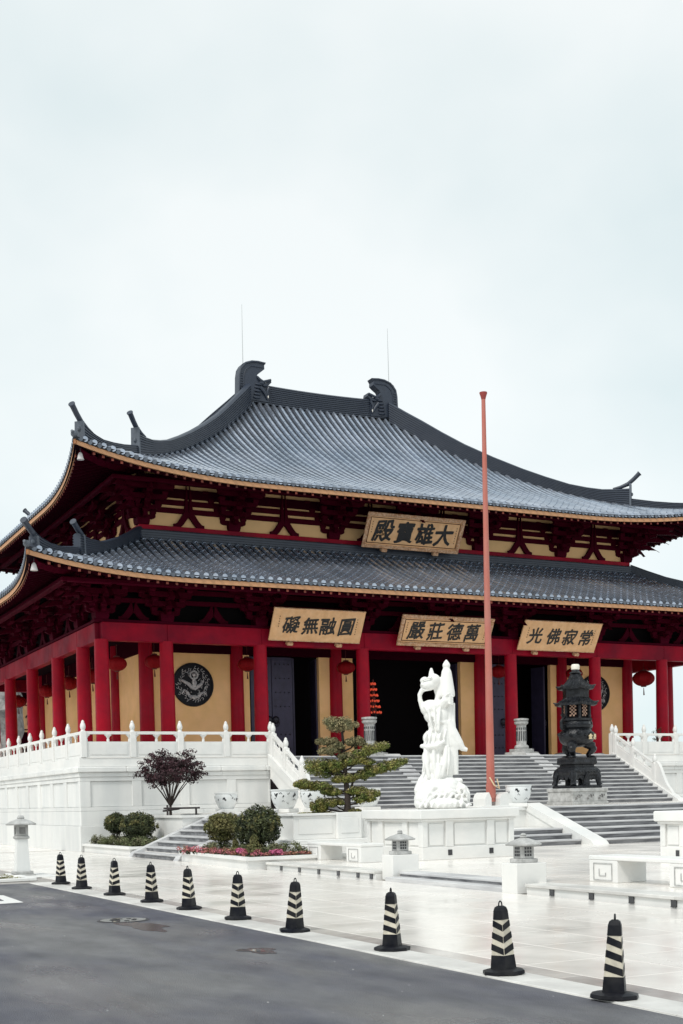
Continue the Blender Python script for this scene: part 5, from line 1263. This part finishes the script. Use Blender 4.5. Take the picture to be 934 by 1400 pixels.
# ================================================================== LANTERN BLOCKS, BENCHES, POST LAMPS
def small_lantern(parent, z):
    def ln(n_, mb, m='grey', sm_=False): return link(n_, mb.mesh(n_, MT[m], smooth=sm_), parent)
    ln('lantern_base', MB().bbox(-.17, .17, -.17, .17, z, z+.07, .01))
    hb = ln('lantern_body', MB().bbox(-.125, .125, -.125, .125, z+.07, z+.28, .01))
    wn = MB()
    for sx, sy in ((0, -1), (-1, 0), (1, 0), (0, 1)):
        for i in (-1, 0, 1):
            c_ = i*.05
            for zz in (z+.11, z+.165, z+.22):
                if sx == 0: wn.box(c_-.017, c_+.017, sy*.127-.004, sy*.127+.004, zz, zz+.04)
                else: wn.box(sx*.127-.004, sx*.127+.004, c_-.017, c_+.017, zz, zz+.04)
    link('window', wn.mesh('window', MT['glass']), hb)
    v = []; 
    prof = [(.30, z+.285), (.31, z+.31), (.20, z+.365), (.08, z+.405), (.05, z+.41)]
    ln('lantern_roof', MB().lathe(prof, 8, (0, 0, 0), PI/8), 'grey'); ln('finial', MB().lathe([(.045, z+.41), (.06, z+.425), (.045, z+.44), (.055, z+.46), (.03, z+.485), (0, z+.49)], 10), 'grey', True)
def block_lantern(loc, label):
    o = thing('lantern_block', label, 'stone lantern', loc, 0, 'small stone lanterns on square blocks')
    link('block', MB().bbox(-.30, .30, -.22, .22, 0, .50, .01).mesh('block', MT['marble']), o); small_lantern(o, .50); return o
lb1 = block_lantern((12.44, 22.18, 0), 'small stone lantern on a white block in front of the statue pedestal')
dup(lb1, (12.20, 17.58, 0), 0, 'small stone lantern on a white block at the right end of the low plaza steps')
def bench(loc, L_, label):
    o = thing('stone_bench', label, 'bench', loc, 0, 'low white stone benches')
    link('seat', MB().bbox(-.305, .305, -L_/2+.03, L_/2-.03, .362, .43, .012).mesh('seat', MT['marble']), o)
    for s_ in (-1, 1):
        yc = s_*(L_/2-.40)
        lg = link('leg', MB().bbox(-.30, .30, -.36, .36, 0, .36, .01).mesh('leg', MT['marble']), o, (0, yc, 0))
        fr_ = MB(); x = -.302
        for (a, b, c2, d) in ((-.24, .24, .03, .045), (-.24, .24, .30, .315), (-.24, -.225, .045, .30), (.225, .24, .045, .30), (-.08, .10, .10, .115), (.085, .10, .115, .22), (-.08, -.065, .115, .16)): fr_.box(x-.010, x+.004, a, b, c2, d)
        link('fret_carving', fr_.mesh('fret_carving', MT['grey']), lg)
    return o
bench((13.68, 27.1, G), 2.9, 'low white stone bench in front of the pine planter')
bench((13.42, 15.7, G), 2.75, 'low white stone bench near the right edge of the photo')
def post_lamp(loc, label):
    o = thing('lamp_post', label, 'lamp post', loc, 0, 'carved stone lamp posts at the top of the stairs')
    def ln(n_, mb, m='grey', sm_=True, p=None): return link(n_, mb.mesh(n_, MT[m], smooth=sm_), p or o)
    ln('lower_step', MB().lathe([(.72, 0), (.72, .14)], 8, (0, 0, 0), PI/8), sm_=False); ln('upper_step', MB().lathe([(.52, .14), (.52, .28)], 8, (0, 0, 0), PI/8), sm_=False)
    ln('foot', MB().lathe([(.28, .28), (.31, .34), (.28, .42), (.22, .46)], 16)); sh_ = ln('shaft', MB().lathe([(.215, .44), (.21, 1.30)], 8, (0, 0, 0), PI/8), sm_=False)
    gl = MB()
    for k_ in range(8):
        a_ = k_*PI/4
        for j in (-1, 1):
            cx_, cy_ = .205*math.cos(a_)-j*.04*math.sin(a_), .205*math.sin(a_)+j*.04*math.cos(a_); gl.lathe([(.02, .62), (.02, 1.02)], 4, (cx_, cy_, 0), a_); gl.lathe([(.02, 1.08), (.02, 1.18)], 4, (cx_, cy_, 0), a_)
    ln('slots', gl, 'glass', False, sh_)
    ln('capital', MB().lathe([(.21, 1.28), (.29, 1.34), (.30, 1.42), (.24, 1.44), (.31, 1.48), (.31, 1.55), (0, 1.58)], 16)); return o
pl1 = post_lamp((23.82, 44.75, PF), 'carved stone lamp post at the top of the stairs beside the pine')
dup(pl1, (31.05, 44.75, PF), 0, 'carved stone lamp post at the top of the stairs left of the bronze burner')
lt = thing('lotus_lamp_tower', 'small red and orange tiered lotus lamp tower in the dark doorway', 'lamp', (25.4, 47.3, PF))
link('stand', MB().lathe([(.3, 0), (.12, .1), (.08, 1.0), (.08, 1.75), (.30, 1.85)], 12).mesh('stand', MT['stud'], smooth=True), lt)
for k_ in range(6):
    rr = .31-.045*k_; z = 1.92+k_*.24; m_ = MB()
    for j in range(16-k_): a_ = 2*PI*j/(16-k_); m_.ball((rr*math.cos(a_), rr*math.sin(a_), z+.02*(j % 2)), (.045, .045, .05), 6, 4)
    link('lamp_tier', m_.mesh('lamp_tier', MT['lotus']), lt); link('disc', MB().lathe([(rr*1.0, z-.06), (rr*1.0, z-.045), (rr*.45, z+.0), (rr*.35, z+.19)], 12).mesh('disc', MT['tassel']), lt)
mt_ = tag(MB().prism([(33.15+.62*math.cos(t*PI/14)-0, PF+.02+.10*math.sin(t*PI/14)) for t in range(15)], 'y', 44.2, 44.5).build('kneeling_cushion', MT['damp']), 'dark rounded mat at the top of the stairs behind the burner', 'mat')
# tall stone lantern at the road
sl_ = thing('stone_lantern', 'waist high grey stone lantern with flat cap at the far end of the cone row', 'stone lantern', (6.66, 29.73, 0))
def ln(n_, mb, m='grey', sm_=False, p=None): return link(n_, mb.mesh(n_, MT[m], smooth=sm_), p or sl_)
ln('foot', MB().bbox(-.25, .25, -.25, .25, 0, .07, .01).bbox(-.21, .21, -.21, .21, .07, .14, .01)); ln('shaft', MB().box(-.155, .155, -.155, .155, .14, .88, .035), 'marble_side')
ln('collar', MB().bbox(-.16, .16, -.16, .16, .88, .95, .02)); hb = ln('light_box', MB().bbox(-.135, .135, -.135, .135, .95, 1.20, .01)); 
ln('window', MB().box(-.07, .07, -.141, -.13, 1.0, 1.15).box(-.141, -.13, -.07, .07, 1.0, 1.15), 'rock', p=hb)
ln('cap', MB().lathe([(.34, 1.20), (.35, 1.23), (.22, 1.30), (.09, 1.34)], 8, (0, 0, 0), PI/8), sm_=False); ln('finial', MB().lathe([(.07, 1.33), (.09, 1.37), (.06, 1.42), (0, 1.43)], 10), sm_=True)
gi = thing('grass_patch', 'small patch of dry grass in a white stone border by the lantern', 'grass', (5.6, 29.2, 0)); gi['kind'] = 'stuff'
leaves([((rng.uniform(4.6, 6.35), rng.uniform(28.3, 30.1), .03), (.1, .1, .04), 60) for _ in range(60)], 0, .02, 'grass', 'blades', gi, shell=.1)
bo = MB().bbox(6.4, 6.56, 27.9, 30.4, 0, .07, .01).bbox(3.0, 6.4, 27.9, 28.06, 0, .07, .01).bbox(6.1, 7.3, 29.0, 30.5, 0, .035, .01)
tag(bo.build('grass_border', MT['marble']), 'white stone border around the small grass patch', 'border')

# ================================================================== CONES
def cone():
    o = thing('traffic_cone', 'x', 'traffic cone', (0, 0, 0), 0, 'black and cream striped bollard cones along the road edge')
    r2 = math.sqrt(2)
    def hw(z): return float(np.interp(z, [.03, .605], [.088, .043]))
    def fr(z0, z1, nseg=4): return [(hw(z0+(z1-z0)*i/nseg)*r2, z0+(z1-z0)*i/nseg) for i in range(nseg+1)]
    b = MB().lathe([(.185, 0), (.195, .008), (.192, .034), (.15, .046), (.13, .050)], 8, (0, 0, 0), PI/8)
    link('base_plate', b.mesh('base_plate', MT['rubber']), o)
    # square body with narrow chamfered corners
    def sq(z, e=0):
        h = hw(z)+e; c_ = .009; return [(h, -h+c_, z), (h, h-c_, z), (h-c_, h, z), (-h+c_, h, z), (-h, h-c_, z), (-h, -h+c_, z), (-h+c_, -h, z), (h-c_, -h, z)]
    def body(z0, z1, e=0):
        v = sq(z0, e)+sq(z1, e); return MB().add(v, [tuple(range(7, -1, -1)), tuple(range(8, 16))]+[(k_, (k_+1) % 8, (k_+1) % 8+8, k_+8) for k_ in range(8)])
    link('lower_body', body(.045, .172).mesh('lower_body', MT['rubber']), o)
    bd = link('reflective_band', body(.172, .49, -.001).mesh('reflective_band', MT['cream']), o)
    ch = MB()
    for face in range(4):
        ca, sa = math.cos(face*PI/2), math.sin(face*PI/2)
        d = 1 if face % 2 == 0 else -1
        for k_ in range(3):
            zb = .178+k_*.105; sl = .042; th_ = .056; pts = []
            # a slanted bar that climbs away from its corner
            for (t, zz) in ((-.93, zb+(sl if d > 0 else 0)), (.93, zb+(0 if d > 0 else sl)), (.93, zb+(0 if d > 0 else sl)+th_), (-.93, zb+(sl if d > 0 else 0)+th_)):
                zz = min(zz, .487); h = hw(zz)+.0015; pts.append((h*ca-(t*h)*sa, h*sa+(t*h)*ca, zz))
            ch.add(pts, [(0, 1, 2, 3)])
    link('chevrons', ch.mesh('chevrons', MT['rubber']), bd)
    cp = MB(); z0 = .498
    v = sq(.49, .003)+sq(.57, .004)+[(x*.93, y*.93, .60) for x, y, z in sq(.60)]+[(x*.55, y*.55, .612) for x, y, z in sq(.60)]
    cp.add(v, [tuple(range(7, -1, -1)), tuple(range(24, 32))]+[(r*8+k_, r*8+(k_+1) % 8, r*8+8+(k_+1) % 8, r*8+8+k_) for r in range(3) for k_ in range(8)])
    link('cap', cp.mesh('cap', MT['rubber']), o)
    link('carry_ring', MB().tube([(.024*math.cos(t*PI/8), 0, .612+.042*math.sin(t*PI/8)) for t in range(9)], .0065, 6).mesh('carry_ring', MT['rubber'], smooth=True), o)
    return o
CN = [(6.63, 26.10, .30, 'nearest the stone lantern'), (6.56, 24.25, .25, 'second from the stone lantern'), (6.57, 22.11, .1, 'third from the stone lantern'), (6.58, 20.05, .62, 'fourth from the stone lantern, in front of the side steps'),
      (6.57, 18.25, .75, 'fifth from the stone lantern, beside the manhole'), (6.53, 16.2, .48, 'in front of the flower planter corner'), (6.46, 14.19, .50, 'fifth from the right end of the row'), (6.49, 11.79, .78, 'in front of the first lantern block')
      , (6.41, 9.58, .32, 'in front of the second lantern block'), (6.33, 7.93, .80, 'largest and nearest the camera')]
c0 = cone()
for i, (x, y, a_, lb) in enumerate(CN):
    l_ = 'black and cream chevron cone, ' + lb
    if i == 0: c0.location = (x, y, .012); c0.rotation_euler = (0, 0, a_); c0['label'] = l_; cone_z = .012
    else: dup(c0, (x, y, .012), a_, l_).rotation_euler = (random.uniform(-.035, .035), random.uniform(-.035, .035), a_)

# ================================================================== FAR THINGS
sh = thing('side_hall', 'small distant hall with grey tiled eaves and a framed plaque seen between the left columns', 'temple', (20, 95, 0))
MB().box(13, 30, 91, 102, 0, 10.4).build('wall', MT['maroon'], sh)
MB().prism([(89.2, 9.55), (91.5, 10.4), (96, 13.6), (102.8, 9.55), (96, 13.2), (91.5, 10.1)], 'x', 12, 31).build('roof', MT['bed'], sh, fix=True)
rw = MB()
for i in range(50): rw.tube([(12.2+i*.38, 89.15, 9.66), (12.2+i*.38, 91.5, 10.48), (12.2+i*.38, 96, 13.68)], .12, 6)
stuff(rw.build('tile_rows', MT['roofgrey'], sh)); MB().tube([(12, 96, 13.8), (31, 96, 13.8)], .3, 8).build('ridge', MT['roofgrey'], sh)
fq = link('framed_plaque', MB().bbox(-1.5, 1.5, -.05, .05, 0, 2.1, .02).mesh('framed_plaque', MT['gold']), sh, (1.75, -4.6, 6.9)); fq.rotation_euler = (.25, 0, 0)
wh = MB()
for q in ((-1.35, 1.35, .15, .22), (-1.35, 1.35, 1.88, 1.95), (-1.35, -1.28, .22, 1.88), (1.28, 1.35, .22, 1.88)): wh.box(q[0], q[1], -.08, -.05, q[2], q[3])
link('frame_line', wh.mesh('frame_line', MT['maroon']), fq)
for i, ch in enumerate('佛光'): link('character', glyph(ch, 1.0, bold=.01, seed=i), fq, (-.55+i*1.1, -.07, 1.05))
bt = thing('back_hall', 'far dark grey tiled roof showing past the left eaves', 'temple', (9, 118, 0))
MB().box(-6, 16, 116, 128, 0, 22).build('wall', MT['maroon'], bt); MB().prism([(112, 21.0), (121, 29.0), (132, 21.0)], 'x', -10, 20).build('roof', MT['roofgrey'], bt, fix=True)
rk = thing('scholar_rock', 'tall pale grey weathered rock at the left edge behind the balustrade', 'rock', (18.6, 86, 0))
rb_ = MB()
rprof = [(1.0, 0), (.9, 2), (1.1, 4), (.7, 5.5), (.95, 6.8), (1.05, 8.0), (.9, 9.0), (.6, 10.0), (.2, 10.6)]
rb_.lathe(rprof, 14, (18.6, 86, 0)); rb_.v = [(x+.22*math.sin(z*2.3+y*3), y+.2*math.sin(z*3.1+x), z+.15*math.sin(x*7)) for x, y, z in rb_.v]; rb_.build('stone', MT['rock'], rk, smooth=True)
for (x, y, r, lb) in ((38.95, 45.3, .28, 'sparse potted shrub behind the right balustrade, left one'), (40.9, 45.3, .30, 'sparse potted shrub behind the right balustrade at the edge of the photo')):
    s_ = thing('potted_shrub', lb, 'shrub', (x, y, PF)); MB().lathe([(.14, 0), (.22, .3), (.24, .34)], 12, (x, y, PF)).build('pot', MT['grey'], s_, smooth=True)
    b = MB()
    for k_ in range(7): a_ = k_*.9; b.tube([(x, y, PF+.3), (x+.14*math.cos(a_), y+.1*math.sin(a_), PF+.75), (x+.34*math.cos(a_), y+.2*math.sin(a_), PF+1.15+.1*math.sin(k_*2))], [.022, .014, .006], 5)
    b.build('stems', MT['bark'], s_); leaves([((x+.3*math.cos(k_*1.1), y+.2*math.sin(k_*1.1), PF+.9+.3*math.sin(k_*1.9)), (.14, .12, .07), 14) for k_ in range(9)]+[((x, y, PF+.5), (.3, .25, .16), 260)], 0, .035, 'shrubd', 'foliage', s_, shell=.1)
bpy.context.view_layer.update()
